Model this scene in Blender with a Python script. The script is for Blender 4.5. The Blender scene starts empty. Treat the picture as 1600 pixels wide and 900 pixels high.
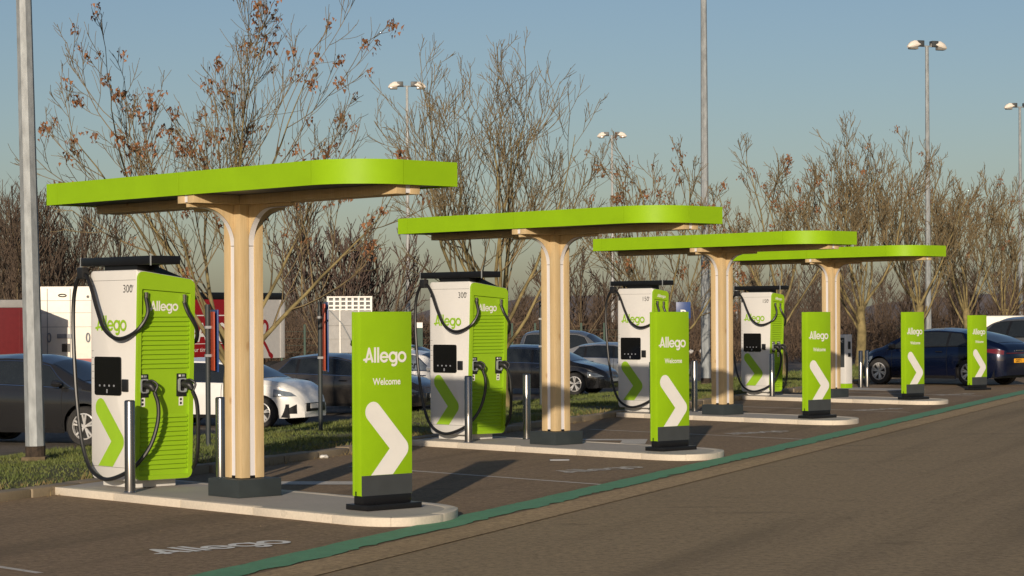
import bpy, bmesh, math, random
import numpy as np
from mathutils import Vector, Matrix

random.seed(7); rng = np.random.default_rng(11)
R_ = math.radians
SC = bpy.context.scene
COL = SC.collection

# ------------------------------------------------------------------ camera
EYE = 1.92
F_PX = 3527.5
cam_d = bpy.data.cameras.new('camera'); cam = bpy.data.objects.new('camera', cam_d); COL.objects.link(cam)
cam_d.sensor_width = 36.0; cam_d.sensor_fit = 'HORIZONTAL'
cam_d.lens = F_PX / 1600 * 36.0
cam_d.shift_y = 45 / 1600.0
cam_d.clip_start = 0.1; cam_d.clip_end = 5000
cam.matrix_world = Matrix.Translation((0, 0, EYE)) @ Matrix.Rotation(R_(90), 4, 'X') @ Matrix.Rotation(-0.0056, 4, 'Z')
SC.camera = cam

# ------------------------------------------------------------------ sky, sun, exposure
SUN_AZ = R_(7.3)           # shadows run this far right of the view axis
SUN_EL = R_(13.2)
world = bpy.data.worlds.new('World'); SC.world = world; world.use_nodes = True
wn = world.node_tree.nodes; wl = world.node_tree.links
bg = wn['Background']
sky = wn.new('ShaderNodeTexSky'); sky.sky_type = 'NISHITA'; sky.sun_disc = False
sky.sun_elevation = SUN_EL; sky.sun_rotation = math.pi + SUN_AZ
sky.altitude = 50; sky.air_density = 1.0; sky.dust_density = 1.0; sky.ozone_density = 2.2
tint = wn.new('ShaderNodeMix'); tint.data_type = 'RGBA'; tint.blend_type = 'MULTIPLY'; tint.inputs[0].default_value = 1
tint.inputs[7].default_value = (1.01, .985, 1.05, 1)
wl.new(sky.outputs[0], tint.inputs[6]); wl.new(tint.outputs[2], bg.inputs[0]); bg.inputs[1].default_value = 0.068
sun_d = bpy.data.lights.new('sun', 'SUN'); sun = bpy.data.objects.new('sun', sun_d); COL.objects.link(sun)
sun_d.energy = 4.0; sun_d.angle = R_(0.53); sun_d.color = (1.0, 0.85, 0.67)
sdir = Vector((math.sin(SUN_AZ) * math.cos(SUN_EL), math.cos(SUN_AZ) * math.cos(SUN_EL), -math.sin(SUN_EL)))
sun.rotation_euler = sdir.to_track_quat('-Z', 'Y').to_euler()
vs = SC.view_settings
vs.view_transform = 'Standard'; vs.look = 'None'; vs.gamma = 1.0; vs.exposure = 0.15; vs.use_curve_mapping = False
SC.render.engine = 'CYCLES'; SC.render.filter_size = 1.1
SC.cycles.max_bounces = 6; SC.cycles.diffuse_bounces = 2

# ------------------------------------------------------------------ layout frames
TH = 0.8324                                   # island axis
PHI = math.pi / 2 - TH                        # z rotation of an island frame (x along the bays, y to the back)
RV = np.array([math.sin(TH), math.cos(TH)]); PV = np.array([-math.cos(TH), math.sin(TH)])
ISL = [(-1.245, 21.669), (2.155, 30.819), (5.428, 40.238), (8.664, 48.798), (11.741, 56.974)]
AR = 0.365                                    # direction of the whole row
DV = np.array([math.sin(AR), math.cos(AR)]); NV = np.array([-math.cos(AR), math.sin(AR)])
O0 = np.array(ISL[0])
ZI = 0.09                                     # island top
def dn(d, n): p = O0 + DV * d + NV * n; return float(p[0]), float(p[1])
def to_dn(x, y): q = np.array([x, y]) - O0; return float(q @ DV), float(q @ NV)
def rt(k, r, t): p = np.array(ISL[k]) + RV * r + PV * t; return float(p[0]), float(p[1])
_ZN = [(-400, 0), (4.6, 0.0), (4.8, .085), (7.0, .05), (9.0, -.06), (11.0, -.22), (12.0, -.36), (13.0, -.40), (22, -.48), (32, -.80), (60, -.9), (90, -.9), (400, 0), (4000, 0)]
def zn(n): return float(np.interp(n, [a for a, b in _ZN], [b for a, b in _ZN]))
def zg(x, y): return zn(to_dn(x, y)[1])
def ray(px, py):
    a = px - 800; b = py - 495; c, s = math.cos(.0056), math.sin(.0056)
    return (a * c - b * s) / F_PX, -(a * s + b * c) / F_PX
def onz(px, py, z=0):
    a, b = ray(px, py); D = (z - EYE) / b; return (a * D, D)

# ------------------------------------------------------------------ materials
MATS = {}
def nodes_of(name):
    m = bpy.data.materials.new(name); m.use_nodes = True
    nt = m.node_tree; b = nt.nodes['Principled BSDF']
    return m, nt, b
def mix_rgb(nt, fac, c1, c2):
    n = nt.nodes.new('ShaderNodeMix'); n.data_type = 'RGBA'
    if isinstance(fac, float): n.inputs[0].default_value = fac
    else: nt.links.new(fac, n.inputs[0])
    for i, c in ((6, c1), (7, c2)):
        if isinstance(c, tuple): n.inputs[i].default_value = (*c, 1) if len(c) == 3 else c
        else: nt.links.new(c, n.inputs[i])
    return n.outputs[2]
def noise(nt, scale, detail=6, rough=.6, coord='Object', stretch=None):
    tc = nt.nodes.new('ShaderNodeTexCoord'); out = tc.outputs[coord]
    if stretch:
        mp = nt.nodes.new('ShaderNodeMapping'); mp.inputs['Scale'].default_value = stretch
        nt.links.new(out, mp.inputs[0]); out = mp.outputs[0]
    n = nt.nodes.new('ShaderNodeTexNoise'); n.inputs['Scale'].default_value = scale
    n.inputs['Detail'].default_value = detail; n.inputs['Roughness'].default_value = rough
    nt.links.new(out, n.inputs['Vector']); return n.outputs['Fac']
def ramp(nt, fac, stops):
    r = nt.nodes.new('ShaderNodeValToRGB'); nt.links.new(fac, r.inputs[0])
    el = r.color_ramp.elements
    while len(el) < len(stops): el.new(.5)
    for e, (p, c) in zip(el, stops): e.position = p; e.color = (*c, 1)
    return r.outputs[0]
def bump(nt, b, h, strength, dist=.01):
    n = nt.nodes.new('ShaderNodeBump'); n.inputs['Strength'].default_value = strength; n.inputs['Distance'].default_value = dist
    nt.links.new(h, n.inputs['Height']); nt.links.new(n.outputs[0], b.inputs['Normal'])
def mat(name, c, rough=.5, metal=0, var=.12, scale=6, bmp=0, bscale=60, coat=0, spec=None, stretch=None, detail=5):
    m, nt, b = nodes_of(name)
    f = noise(nt, scale, detail, stretch=stretch)
    lo = tuple(x * (1 - var) for x in c); hi = tuple(min(1, x * (1 + var)) for x in c)
    col = ramp(nt, f, [(.3, lo), (.7, hi)])
    nt.links.new(col, b.inputs['Base Color'])
    b.inputs['Roughness'].default_value = rough; b.inputs['Metallic'].default_value = metal
    if spec is not None: b.inputs['Specular IOR Level'].default_value = spec
    if coat: b.inputs['Coat Weight'].default_value = coat; b.inputs['Coat Roughness'].default_value = .04
    if bmp: bump(nt, b, noise(nt, bscale, 4), bmp)
    MATS[name] = m; return m

mat('green_paint', (.25, .44, .007), .5, var=.055, scale=2.5, spec=.2)
mat('green_panel', (.265, .455, .014), .45, var=.04, scale=3, spec=.35)
mat('green_print', (.28, .49, .02), .5, var=.04)
mat('white_print', (.74, .72, .68), .55, var=.03)
mat('white_shell', (.635, .622, .595), .42, var=.03, scale=3, spec=.3)
mat('white_paint', (.78, .76, .71), .6, var=.06)
mat('dark_band', (.045, .05, .052), .5, var=.1)
mat('anthracite', (.028, .036, .038), .55, var=.15, scale=5)
mat('black_metal', (.006, .006, .007), .38, var=.2)
mat('black_rubber', (.010, .010, .011), .42, var=.2, scale=20)
mat('black_plastic', (.014, .014, .015), .45, var=.2)
mat('screen_glass', (.004, .004, .005), .08, var=.1, coat=.5)
mat('grey_print', (.06, .06, .06), .6, var=.05)
mat('light_strip', (.72, .70, .71), .5, var=.04, scale=3, stretch=(3, 3, .4))
mat('chrome', (.62, .62, .63), .16, metal=1, var=.05)
mat('galvanised', (.265, .285, .295), .6, metal=.15, var=.28, scale=9, bmp=.15, bscale=30, stretch=(1, 1, .35))
mat('grey_pole', (.33, .34, .34), .6, metal=.1, var=.15, scale=3)
mat('rusty_sleeve', (.035, .024, .016), .9, var=.6, scale=14)
mat('lamp_body', (.72, .66, .58), .5, var=.08)
mat('lamp_glass', (.20, .19, .17), .15, var=.1)
mat('dark_bark', (.12, .088, .05), .9, var=.4, scale=9, bmp=.6, bscale=25)
mat('yellow_bark', (.19, .15, .065), .9, var=.55, scale=3, bmp=.6, bscale=25)
mat('twig', (.175, .132, .068), .9, var=.35, scale=2)
mat('red_twig', (.095, .065, .052), .95, var=.3, scale=1)
mat('dead_leaf', (.19, .085, .036), .8, var=.75, scale=5)
mat('dark_leaf', (.05, .03, .015), .9, var=.5, scale=3)
mat('far_twig', (.085, .060, .042), .95, var=.35, scale=.35)
mat('far_bush', (.100, .067, .043), .95, var=.45, scale=.25)
mat('far_ridge', (.135, .118, .118), 1, var=.25, scale=.02)
mat('tyre', (.022, .021, .020), .85, var=.2, scale=20)
mat('rim', (.60, .59, .57), .35, metal=.4, var=.08)
mat('rim_dark', (.02, .02, .02), .4, var=.1)
mat('car_glass', (.018, .022, .025), .04, var=.1, spec=.7)
mat('car_black', (.010, .010, .011), .4, var=.2)
mat('tail_red', (.11, .004, .006), .15, var=.1, coat=.6)
mat('headlight', (.16, .19, .22), .08, var=.2, scale=12, coat=.8)
mat('plate_yellow', (.85, .40, .02), .5, var=.05)
mat('red_panel', (.24, .007, .009), .4, var=.08)
mat('dark_red_panel', (.13, .010, .012), .5, var=.12)
mat('truck_white', (.80, .75, .66), .5, var=.05)
mat('lorry_grey', (.50, .485, .46), .6, var=.06)
mat('truck_grey', (.30, .295, .285), .6, var=.1)
mat('sign_orange', (.42, .06, .02), .45, var=.08)
mat('sign_blue', (.014, .05, .19), .4, var=.08)
mat('fence_green', (.010, .045, .028), .6, var=.15)
mat('litter_white', (.70, .68, .64), .7, var=.1)
mat('litter_grey', (.22, .23, .25), .5, var=.2)
mat('stone_white', (.6, .58, .54), .8, var=.1)

def car_paint(name, c, metal=.0, rough=.22):
    m, nt, b = nodes_of(name)
    f = noise(nt, 2.5, 3)
    nt.links.new(ramp(nt, f, [(.3, tuple(x * .93 for x in c)), (.7, tuple(x * 1.05 for x in c))]), b.inputs['Base Color'])
    b.inputs['Roughness'].default_value = rough; b.inputs['Metallic'].default_value = metal
    b.inputs['Coat Weight'].default_value = .6; b.inputs['Coat Roughness'].default_value = .03
    MATS[name] = m; return m
car_paint('paint_white', (.78, .77, .74)); car_paint('paint_grey', (.018, .018, .019), .1); car_paint('paint_black', (.013, .013, .014), .2)
car_paint('paint_brown', (.075, .066, .058), .5); car_paint('paint_silver', (.42, .42, .41), .6, .3); car_paint('paint_blue', (.002, .006, .026), .4)
car_paint('paint_midgrey', (.16, .17, .18), .5)

def wood():
    m, nt, b = nodes_of('wood')
    f = noise(nt, 7, 6, .65, stretch=(9, 9, .45)); g = noise(nt, 2.2, 3, stretch=(2.2, 2.2, .5))
    c1 = ramp(nt, f, [(.25, (.43, .31, .155)), (.55, (.535, .41, .228)), (.8, (.60, .475, .285))])
    c2 = mix_rgb(nt, .25, c1, ramp(nt, g, [(.35, (.52, .33, .15)), (.65, (.72, .54, .32))]))
    k = noise(nt, 3.1, 2, stretch=(1, 1, .55))
    kk = ramp(nt, k, [(.74, (0, 0, 0)), (.79, (1, 1, 1))])
    nt.links.new(mix_rgb(nt, kk, c2, (.34, .18, .07)), b.inputs['Base Color'])
    b.inputs['Roughness'].default_value = .62; b.inputs['Specular IOR Level'].default_value = .25
    bump(nt, b, f, .15, .004); MATS['wood'] = m
wood()

def asphalt(name, c, warm, patch=.22, brick=False):
    m, nt, b = nodes_of(name)
    big = noise(nt, .22, 5, .6); mid = noise(nt, 1.7, 6, .65); fine = noise(nt, 55, 5, .8); grit = noise(nt, 130, 2, .7)
    base = ramp(nt, big, [(.35, tuple(x * (1 - patch) for x in c)), (.65, tuple(x * (1 + patch) for x in warm))])
    c2 = mix_rgb(nt, .45, base, ramp(nt, mid, [(.3, tuple(x * .62 for x in c)), (.7, tuple(x * 1.4 for x in warm))]))
    c3 = mix_rgb(nt, .6, c2, ramp(nt, fine, [(.3, tuple(x * .45 for x in c)), (.68, tuple(x * 1.7 for x in warm))]))
    md = noise(nt, 15, 4, .75); c3 = mix_rgb(nt, .5, c3, ramp(nt, md, [(.32, tuple(x * .45 for x in c)), (.66, tuple(x * 1.65 for x in warm))]))
    st = noise(nt, .9, 4, .6, stretch=(.35, 2.2, 1))
    c3 = mix_rgb(nt, ramp(nt, st, [(.60, (0, 0, 0)), (.72, (.45, .45, .45))]), c3, tuple(x * .55 for x in c))
    def rowmap(scale, rz=-math.pi / 2 + AR):
        tc = nt.nodes.new('ShaderNodeTexCoord'); mp = nt.nodes.new('ShaderNodeMapping'); mp.inputs['Rotation'].default_value = (0, 0, -(math.pi / 2 - AR)); mp.inputs['Scale'].default_value = scale
        mp.vector_type = 'TEXTURE' if False else 'POINT'
        r0 = nt.nodes.new('ShaderNodeMapping'); r0.inputs['Rotation'].default_value = (0, 0, -(math.pi / 2 - AR)); nt.links.new(tc.outputs['Object'], r0.inputs[0])
        s0 = nt.nodes.new('ShaderNodeMapping'); s0.inputs['Scale'].default_value = scale; nt.links.new(r0.outputs[0], s0.inputs[0]); nt.nodes.remove(mp); return s0.outputs[0]
    tn = nt.nodes.new('ShaderNodeTexNoise'); tn.inputs['Scale'].default_value = 1; tn.inputs['Detail'].default_value = 4; nt.links.new(rowmap((.06, 1.1, 1)), tn.inputs['Vector'])
    c3 = mix_rgb(nt, ramp(nt, tn.outputs['Fac'], [(.50, (0, 0, 0)), (.64, (.42, .42, .42))]), c3, tuple(x * .50 for x in c))
    vo = nt.nodes.new('ShaderNodeTexVoronoi'); vo.feature = 'DISTANCE_TO_EDGE'; vo.inputs['Scale'].default_value = .16
    wv = nt.nodes.new('ShaderNodeMix'); wv.data_type = 'RGBA'; wv.blend_type = 'ADD'; wv.inputs[0].default_value = 1.0
    nw = nt.nodes.new('ShaderNodeTexNoise'); nw.inputs['Scale'].default_value = 1.6; nw.inputs['Detail'].default_value = 5
    tc2 = nt.nodes.new('ShaderNodeTexCoord'); nt.links.new(tc2.outputs['Object'], nw.inputs['Vector']); nt.links.new(tc2.outputs['Object'], wv.inputs[6]); nt.links.new(nw.outputs['Color'], wv.inputs[7]); nt.links.new(wv.outputs[2], vo.inputs['Vector'])
    crk = ramp(nt, vo.outputs['Distance'], [(.002, (.20, .20, .20)), (.004, (0, 0, 0))])
    c3 = mix_rgb(nt, crk, c3, tuple(x * .28 for x in c))
    oil = noise(nt, .75, 3, .5); c3 = mix_rgb(nt, ramp(nt, oil, [(.68, (0, 0, 0)), (.76, (.55, .55, .55))]), c3, tuple(x * .38 for x in c))
    sp = ramp(nt, grit, [(.70, (0, 0, 0)), (.76, (1, 1, 1))])
    c4 = mix_rgb(nt, sp, c3, tuple(min(1, x * 2.6) for x in warm))
    nt.links.new(c4, b.inputs['Base Color']); b.inputs['Roughness'].default_value = .9; b.inputs['Specular IOR Level'].default_value = .2
    h = nt.nodes.new('ShaderNodeMath'); h.operation = 'ADD'; nt.links.new(fine, h.inputs[0]); nt.links.new(grit, h.inputs[1])
    bump(nt, b, h.outputs[0], .75, .012); MATS[name] = m
asphalt('asphalt_road', (.27, .208, .13), (.288, .218, .13), .08)
asphalt('asphalt_bay', (.225, .166, .108), (.250, .180, .113), .10)
asphalt('asphalt_lot', (.13, .115, .10), (.15, .13, .11))
asphalt('tan_strip', (.34, .25, .145), (.40, .29, .165), .14)

def concrete(name, c, stain=.35):
    m, nt, b = nodes_of(name)
    big = noise(nt, 1.4, 5); fine = noise(nt, 40, 5, .7)
    c1 = ramp(nt, big, [(.3, tuple(x * .86 for x in c)), (.7, tuple(min(1, x * 1.08) for x in c))])
    c2 = mix_rgb(nt, .35, c1, ramp(nt, fine, [(.3, tuple(x * .7 for x in c)), (.7, tuple(min(1, x * 1.2) for x in c))]))
    s = noise(nt, 3.2, 4, .7); st = ramp(nt, s, [(.62, (0, 0, 0)), (.74, (stain, stain, stain))])
    nt.links.new(mix_rgb(nt, st, c2, tuple(x * .35 for x in c)), b.inputs['Base Color'])
    b.inputs['Roughness'].default_value = .85; bump(nt, b, fine, .3, .004); MATS[name] = m
concrete('kerb_concrete', (.62, .555, .455), .6); concrete('slab_concrete', (.40, .37, .325), .25); concrete('old_kerb', (.25, .20, .135), .75)
def green_line():
    m, nt, b = nodes_of('green_line')
    f = noise(nt, 5, 6, .7); w = noise(nt, 38, 4, .75)
    c1 = ramp(nt, f, [(.3, (.085, .26, .135)), (.7, (.12, .33, .175))])
    wear = ramp(nt, w, [(.56, (0, 0, 0)), (.66, (.85, .85, .85))])
    nt.links.new(mix_rgb(nt, wear, c1, (.14, .12, .08)), b.inputs['Base Color']); b.inputs['Roughness'].default_value = .8
    bump(nt, b, w, .4, .006); MATS['green_line'] = m
green_line()
def worn_paint():
    m, nt, b = nodes_of('worn_paint')
    w = noise(nt, 30, 5, .75); f = noise(nt, 3, 4)
    wear = ramp(nt, w, [(.55, (0, 0, 0)), (.66, (.75, .75, .75))])
    c = ramp(nt, f, [(.3, (.50, .46, .40)), (.7, (.62, .58, .51))])
    nt.links.new(mix_rgb(nt, wear, c, (.16, .12, .085)), b.inputs['Base Color']); b.inputs['Roughness'].default_value = .8; MATS['worn_paint'] = m
worn_paint()
def soil():
    m, nt, b = nodes_of('soil')
    f = noise(nt, 1.1, 6, .7); g = noise(nt, 14, 5, .7)
    c1 = ramp(nt, f, [(.32, (.055, .075, .018)), (.5, (.075, .085, .022)), (.68, (.15, .11, .045))])
    nt.links.new(mix_rgb(nt, .5, c1, ramp(nt, g, [(.3, (.03, .04, .012)), (.7, (.14, .13, .045))])), b.inputs['Base Color'])
    b.inputs['Roughness'].default_value = 1; bump(nt, b, g, 1, .06); MATS['soil'] = m
soil()
def blade_mat(name, a, c):
    m, nt, b = nodes_of(name)
    gi = noise(nt, .9, 3); f = noise(nt, 9, 3, .8)
    nt.links.new(mix_rgb(nt, .5, ramp(nt, gi, [(.35, a), (.65, c)]), ramp(nt, f, [(.3, a), (.7, c)])), b.inputs['Base Color'])
    b.inputs['Roughness'].default_value = .7; MATS[name] = m
blade_mat('grass_blade', (.055, .095, .016), (.150, .155, .038))
blade_mat('dry_grass', (.16, .125, .05), (.24, .17, .07))

def brushed():
    m, nt, b = nodes_of('steel')
    f = noise(nt, 6, 4, stretch=(8, 8, .15))
    nt.links.new(ramp(nt, f, [(.3, (.20, .195, .19)), (.7, (.30, .295, .29))]), b.inputs['Base Color'])
    b.inputs['Metallic'].default_value = .95; b.inputs['Roughness'].default_value = .27; MATS['steel'] = m
brushed()

# ------------------------------------------------------------------ mesh helpers
class MB:
    def __init__(self): self.v = []; self.f = []
    def add(self, v, f):
        o = len(self.v); self.v.extend([tuple(p) for p in v]); self.f.extend([tuple(i + o for i in q) for q in f]); return self
    def box(self, x0, x1, y0, y1, z0, z1):
        v = [(x, y, z) for z in (z0, z1) for y in (y0, y1) for x in (x0, x1)]
        return self.add(v, [(0, 2, 3, 1), (4, 5, 7, 6), (0, 1, 5, 4), (2, 6, 7, 3), (0, 4, 6, 2), (1, 3, 7, 5)])
    def prism(self, pts, z0, z1):
        n = len(pts); v = [(x, y, z0) for x, y in pts] + [(x, y, z1) for x, y in pts]
        f = [tuple(range(n))[::-1], tuple(range(n, 2 * n))] + [(i, (i + 1) % n, n + (i + 1) % n, n + i) for i in range(n)]
        return self.add(v, f)
    def cyl(self, p, r0, r1, h, n=20, axis='z'):
        v = []; 
        for (r, zz) in ((r0, 0), (r1, h)):
            for i in range(n):
                a = 2 * math.pi * i / n; c, s = r * math.cos(a), r * math.sin(a)
                q = {'z': (c, s, zz), 'y': (c, zz, s), 'x': (zz, c, s)}[axis]
                v.append((p[0] + q[0], p[1] + q[1], p[2] + q[2]))
        f = [tuple(range(n))[::-1], tuple(range(n, 2 * n))] + [(i, (i + 1) % n, n + (i + 1) % n, n + i) for i in range(n)]
        return self.add(v, f)
    def tube(self, pts, rad, n=8):
        pts = [Vector(p) for p in pts]; m = len(pts); v = []
        rr = rad if isinstance(rad, (list, tuple)) else [rad] * m
        up = Vector((0, 0, 1)); prev = None
        for i, p in enumerate(pts):
            t = (pts[min(i + 1, m - 1)] - pts[max(i - 1, 0)]).normalized()
            if prev is None:
                a = t.cross(up if abs(t.z) < .95 else Vector((1, 0, 0))).normalized()
            else:
                a = (prev - t * prev.dot(t)).normalized()
            prev = a; b = t.cross(a)
            for k in range(n):
                an = 2 * math.pi * k / n; v.append(p + (a * math.cos(an) + b * math.sin(an)) * rr[i])
        f = [(i * n + k, i * n + (k + 1) % n, (i + 1) * n + (k + 1) % n, (i + 1) * n + k) for i in range(m - 1) for k in range(n)]
        f += [tuple(range(n))[::-1], tuple(range((m - 1) * n, m * n))]
        return self.add(v, f)
    def mesh(self, name, smooth=False):
        me = bpy.data.meshes.new(name); me.from_pydata([tuple(p) for p in self.v], [], self.f)
        bm = bmesh.new(); bm.from_mesh(me); bmesh.ops.recalc_face_normals(bm, faces=bm.faces); bm.to_mesh(me); bm.free()
        if smooth: shade(me)
        return me
def shade(me, ang=35):
    me.polygons.foreach_set('use_smooth', [True] * len(me.polygons))
    try: me.set_sharp_from_angle(angle=R_(ang))
    except Exception: pass
def obj(name, mb, material, parent=None, smooth=False, bevel=0, recalc=True):
    me = mb.mesh(name, smooth) if isinstance(mb, MB) else mb
    if bevel:
        bm = bmesh.new(); bm.from_mesh(me)
        es = [e for e in bm.edges if len(e.link_faces) == 2 and e.calc_face_angle(0) > R_(40)]
        bmesh.ops.bevel(bm, geom=es, offset=bevel, segments=2, profile=.6, affect='EDGES', clamp_overlap=True)
        bm.to_mesh(me); bm.free(); shade(me, 40)
    o = bpy.data.objects.new(name, me); COL.objects.link(o)
    ms = material if isinstance(material, (list, tuple)) else [material]
    if len(me.materials) == 0:
        for q in ms: me.materials.append(MATS[q])
    if parent is not None: o.parent = parent
    return o
def flat_mesh(name, verts, tris):
    me = bpy.data.meshes.new(name); verts = np.asarray(verts, dtype=np.float32); tris = np.asarray(tris, dtype=np.int32)
    me.vertices.add(len(verts)); me.vertices.foreach_set('co', verts.ravel())
    k = tris.shape[1]
    me.loops.add(tris.size); me.loops.foreach_set('vertex_index', tris.ravel())
    me.polygons.add(len(tris)); me.polygons.foreach_set('loop_start', np.arange(0, tris.size, k, dtype=np.int32))
    me.update(); return me
def thing(name, label, cat, loc=(0, 0, 0), rz=0, group=None):
    o = bpy.data.objects.new(name, None); COL.objects.link(o); o.location = loc; o.rotation_euler = (0, 0, rz); o.empty_display_size = .2
    tag(o, label, cat, group); return o
def tag(o, label=None, cat=None, group=None, kind=None):
    if label: o['label'] = label
    if cat: o['category'] = cat
    if group: o['group'] = group
    if kind: o['kind'] = kind
    return o
def dup(root, loc, rz, label, parent=None):
    r = root.copy(); COL.objects.link(r); r.location = loc; r.rotation_euler = (0, 0, rz); r['label'] = label
    for ch in root.children:
        c = ch.copy(); COL.objects.link(c); c.parent = r
        for g in ch.children:
            q = g.copy(); COL.objects.link(q); q.parent = c
    return r
def catmull(P, n=10):
    P = [np.array(p, float) for p in P]; P = [2 * P[0] - P[1]] + P + [2 * P[-1] - P[-2]]; out = []
    for i in range(1, len(P) - 2):
        for k in range(n):
            t = k / n; a, b, c, d = P[i - 1], P[i], P[i + 1], P[i + 2]
            out.append(.5 * ((2 * b) + (c - a) * t + (2 * a - 5 * b + 4 * c - d) * t * t + (3 * b - a - 3 * c + d) * t ** 3))
    out.append(P[-2]); return out

# ---- flat print: strokes and outlines in (u, v), mapped to a surface by fn(u, v, depth)
def stroke(P, hw, cap0=True, cap1=True, closed=False):
    P = [np.array(p, float) for p in P]; n = len(P); v = []; f = []
    for i in range(n):
        if closed: t = P[(i + 1) % n] - P[i - 1]
        else: t = P[min(i + 1, n - 1)] - P[max(i - 1, 0)]
        t = t / np.linalg.norm(t); nrm = np.array([-t[1], t[0]])
        sc = 1.0
        if 0 < i < n - 1 and not closed:
            t1 = P[i] - P[i - 1]; t1 /= np.linalg.norm(t1); sc = 1 / max(.5, abs(t1 @ t))
        v += [P[i] + nrm * hw * sc, P[i] - nrm * hw * sc]
    m = n if closed else n - 1
    for i in range(m):
        j = (i + 1) % n; f.append((2 * i + 1, 2 * j + 1, 2 * j, 2 * i))
    def cap(i, sgn):
        t = (P[1] - P[0]) if i == 0 else (P[-1] - P[-2]); a0 = math.atan2(t[1], t[0]) + (math.pi / 2 if sgn < 0 else -math.pi / 2)
        o = len(v); K = 8
        pts = [P[i] + hw * np.array([math.cos(a0 + math.pi * k / K), math.sin(a0 + math.pi * k / K)]) for k in range(K + 1)]
        v.extend(pts); f.append(tuple(range(o, o + K + 1)))
    if not closed:
        if cap0: cap(0, -1)
        if cap1: cap(n - 1, 1)
    return v, f
def arc(cx, cy, r, a0, a1, n=24, sx=1): return [(cx + sx * r * math.cos(R_(a0 + (a1 - a0) * i / n)), cy + r * math.sin(R_(a0 + (a1 - a0) * i / n))) for i in range(n + 1)]
def logo_strokes():
    h = .085
    S = []
    S.append(stroke([(.10, .02), (.37, .94)], h, False)); S.append(stroke([(.37, .94), (.66, .02)], h, True, False))
    S.append(stroke([(-.06, .20), (.50, .27)], h * .85))
    S.append(stroke([(.86, .0), (.86, 1.03)], h, False, False)); S.append(stroke([(1.12, .0), (1.12, 1.03)], h, False, False))
    S.append(stroke(arc(1.62, .36, .29, 0, 318, 28), h * .95, True, True)); S.append(stroke([(1.36, .36), (1.88, .36)], h * .8, False, False))
    S.append(stroke(arc(2.36, .36, .29, 0, 352, 28), h, closed=True))
    S.append(stroke([(2.65, .70), (2.65, .05)] + arc(2.42, .03, .23, -12, -120, 12), h, False, True))
    S.append(stroke(arc(3.12, .36, .29, 0, 348, 28), h, closed=True))
    return S, -.12, 3.50
def print_mesh(S, fn, d0=.002):
    mb = MB()
    for i, (v, f) in enumerate(S): mb.add([fn(p[0], p[1], d0 + i * .00035) for p in v], f)
    return mb
def logo(name, fn, u0, v0, width, height, material, parent, d0=.002):
    S, a, b = logo_strokes(); su = width / (b - a)
    S = [([(u0 + (p[0] - a) * su, v0 + p[1] * height) for p in v], f) for v, f in S]
    mb = print_mesh(S, fn, d0); me = bpy.data.meshes.new(name); me.from_pydata([tuple(p) for p in mb.v], [], mb.f)
    return obj(name, me, material, parent)
def chevron_poly(c0, c1, zc, hw):
    # rounded start at c0, rounded outer bend at c1, then a leg cut level at height zc
    c0 = np.array(c0); c1 = np.array(c1[:2]); leg = np.array(zc[:2])
    d1 = (c1 - c0) / np.linalg.norm(c1 - c0); n1 = np.array([-d1[1], d1[0]])
    d2 = (leg - c1) / np.linalg.norm(leg - c1); n2 = np.array([-d2[1], d2[0]])
    out = []
    a = math.atan2(-n1[1], -n1[0])
    out += [c0 + hw * np.array([math.cos(a - math.pi * k / 12), math.sin(a - math.pi * k / 12)]) for k in range(13)]
    a0 = math.atan2(n1[1], n1[0]); a1 = math.atan2(n2[1], n2[0])
    while a1 > a0: a1 -= 2 * math.pi
    out += [c1 + hw * np.array([math.cos(a0 + (a1 - a0) * k / 8), math.sin(a0 + (a1 - a0) * k / 8)]) for k in range(9)]
    def cut(p): s = (leg[1] - p[1]) / d2[1]; return p + d2 * s
    out.append(cut(c1 + n2 * hw)); out.append(cut(c1 - n2 * hw))
    # inner corner: intersection of the two inner edges
    A = c0 - n1 * hw; B = c1 - n2 * hw
    M = np.array([d1, -d2]).T; s = np.linalg.solve(M, B - A); out.append(A + d1 * s[0])
    return out
def poly_print(name, pts, fn, material, parent, d=.002):
    me = bpy.data.meshes.new(name); me.from_pydata([fn(p[0], p[1], d) for p in pts], [], [tuple(range(len(pts)))])
    bm = bmesh.new(); bm.from_mesh(me); bmesh.ops.triangulate(bm, faces=bm.faces); bm.to_mesh(me); bm.free()
    return obj(name, me, material, parent)
def text_print(name, s, fn, u0, v0, height, material, parent, d=.002, sx=1.0, bold=0, align='LEFT'):
    cu = bpy.data.curves.new('t', 'FONT'); cu.body = s; cu.size = 1.0; cu.offset = bold; cu.align_x = align
    to = bpy.data.objects.new('t', cu); COL.objects.link(to)
    bpy.context.view_layer.update()
    me = bpy.data.meshes.new_from_object(to.evaluated_get(bpy.context.evaluated_depsgraph_get()))
    bpy.data.objects.remove(to); bpy.data.curves.remove(cu)
    k = height / .70
    for v in me.vertices:
        u, w = v.co.x * k * sx + u0, v.co.y * k + v0; v.co = fn(u, w, d)
    me.name = name; me.materials.clear()
    return obj(name, me, material, parent)

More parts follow.
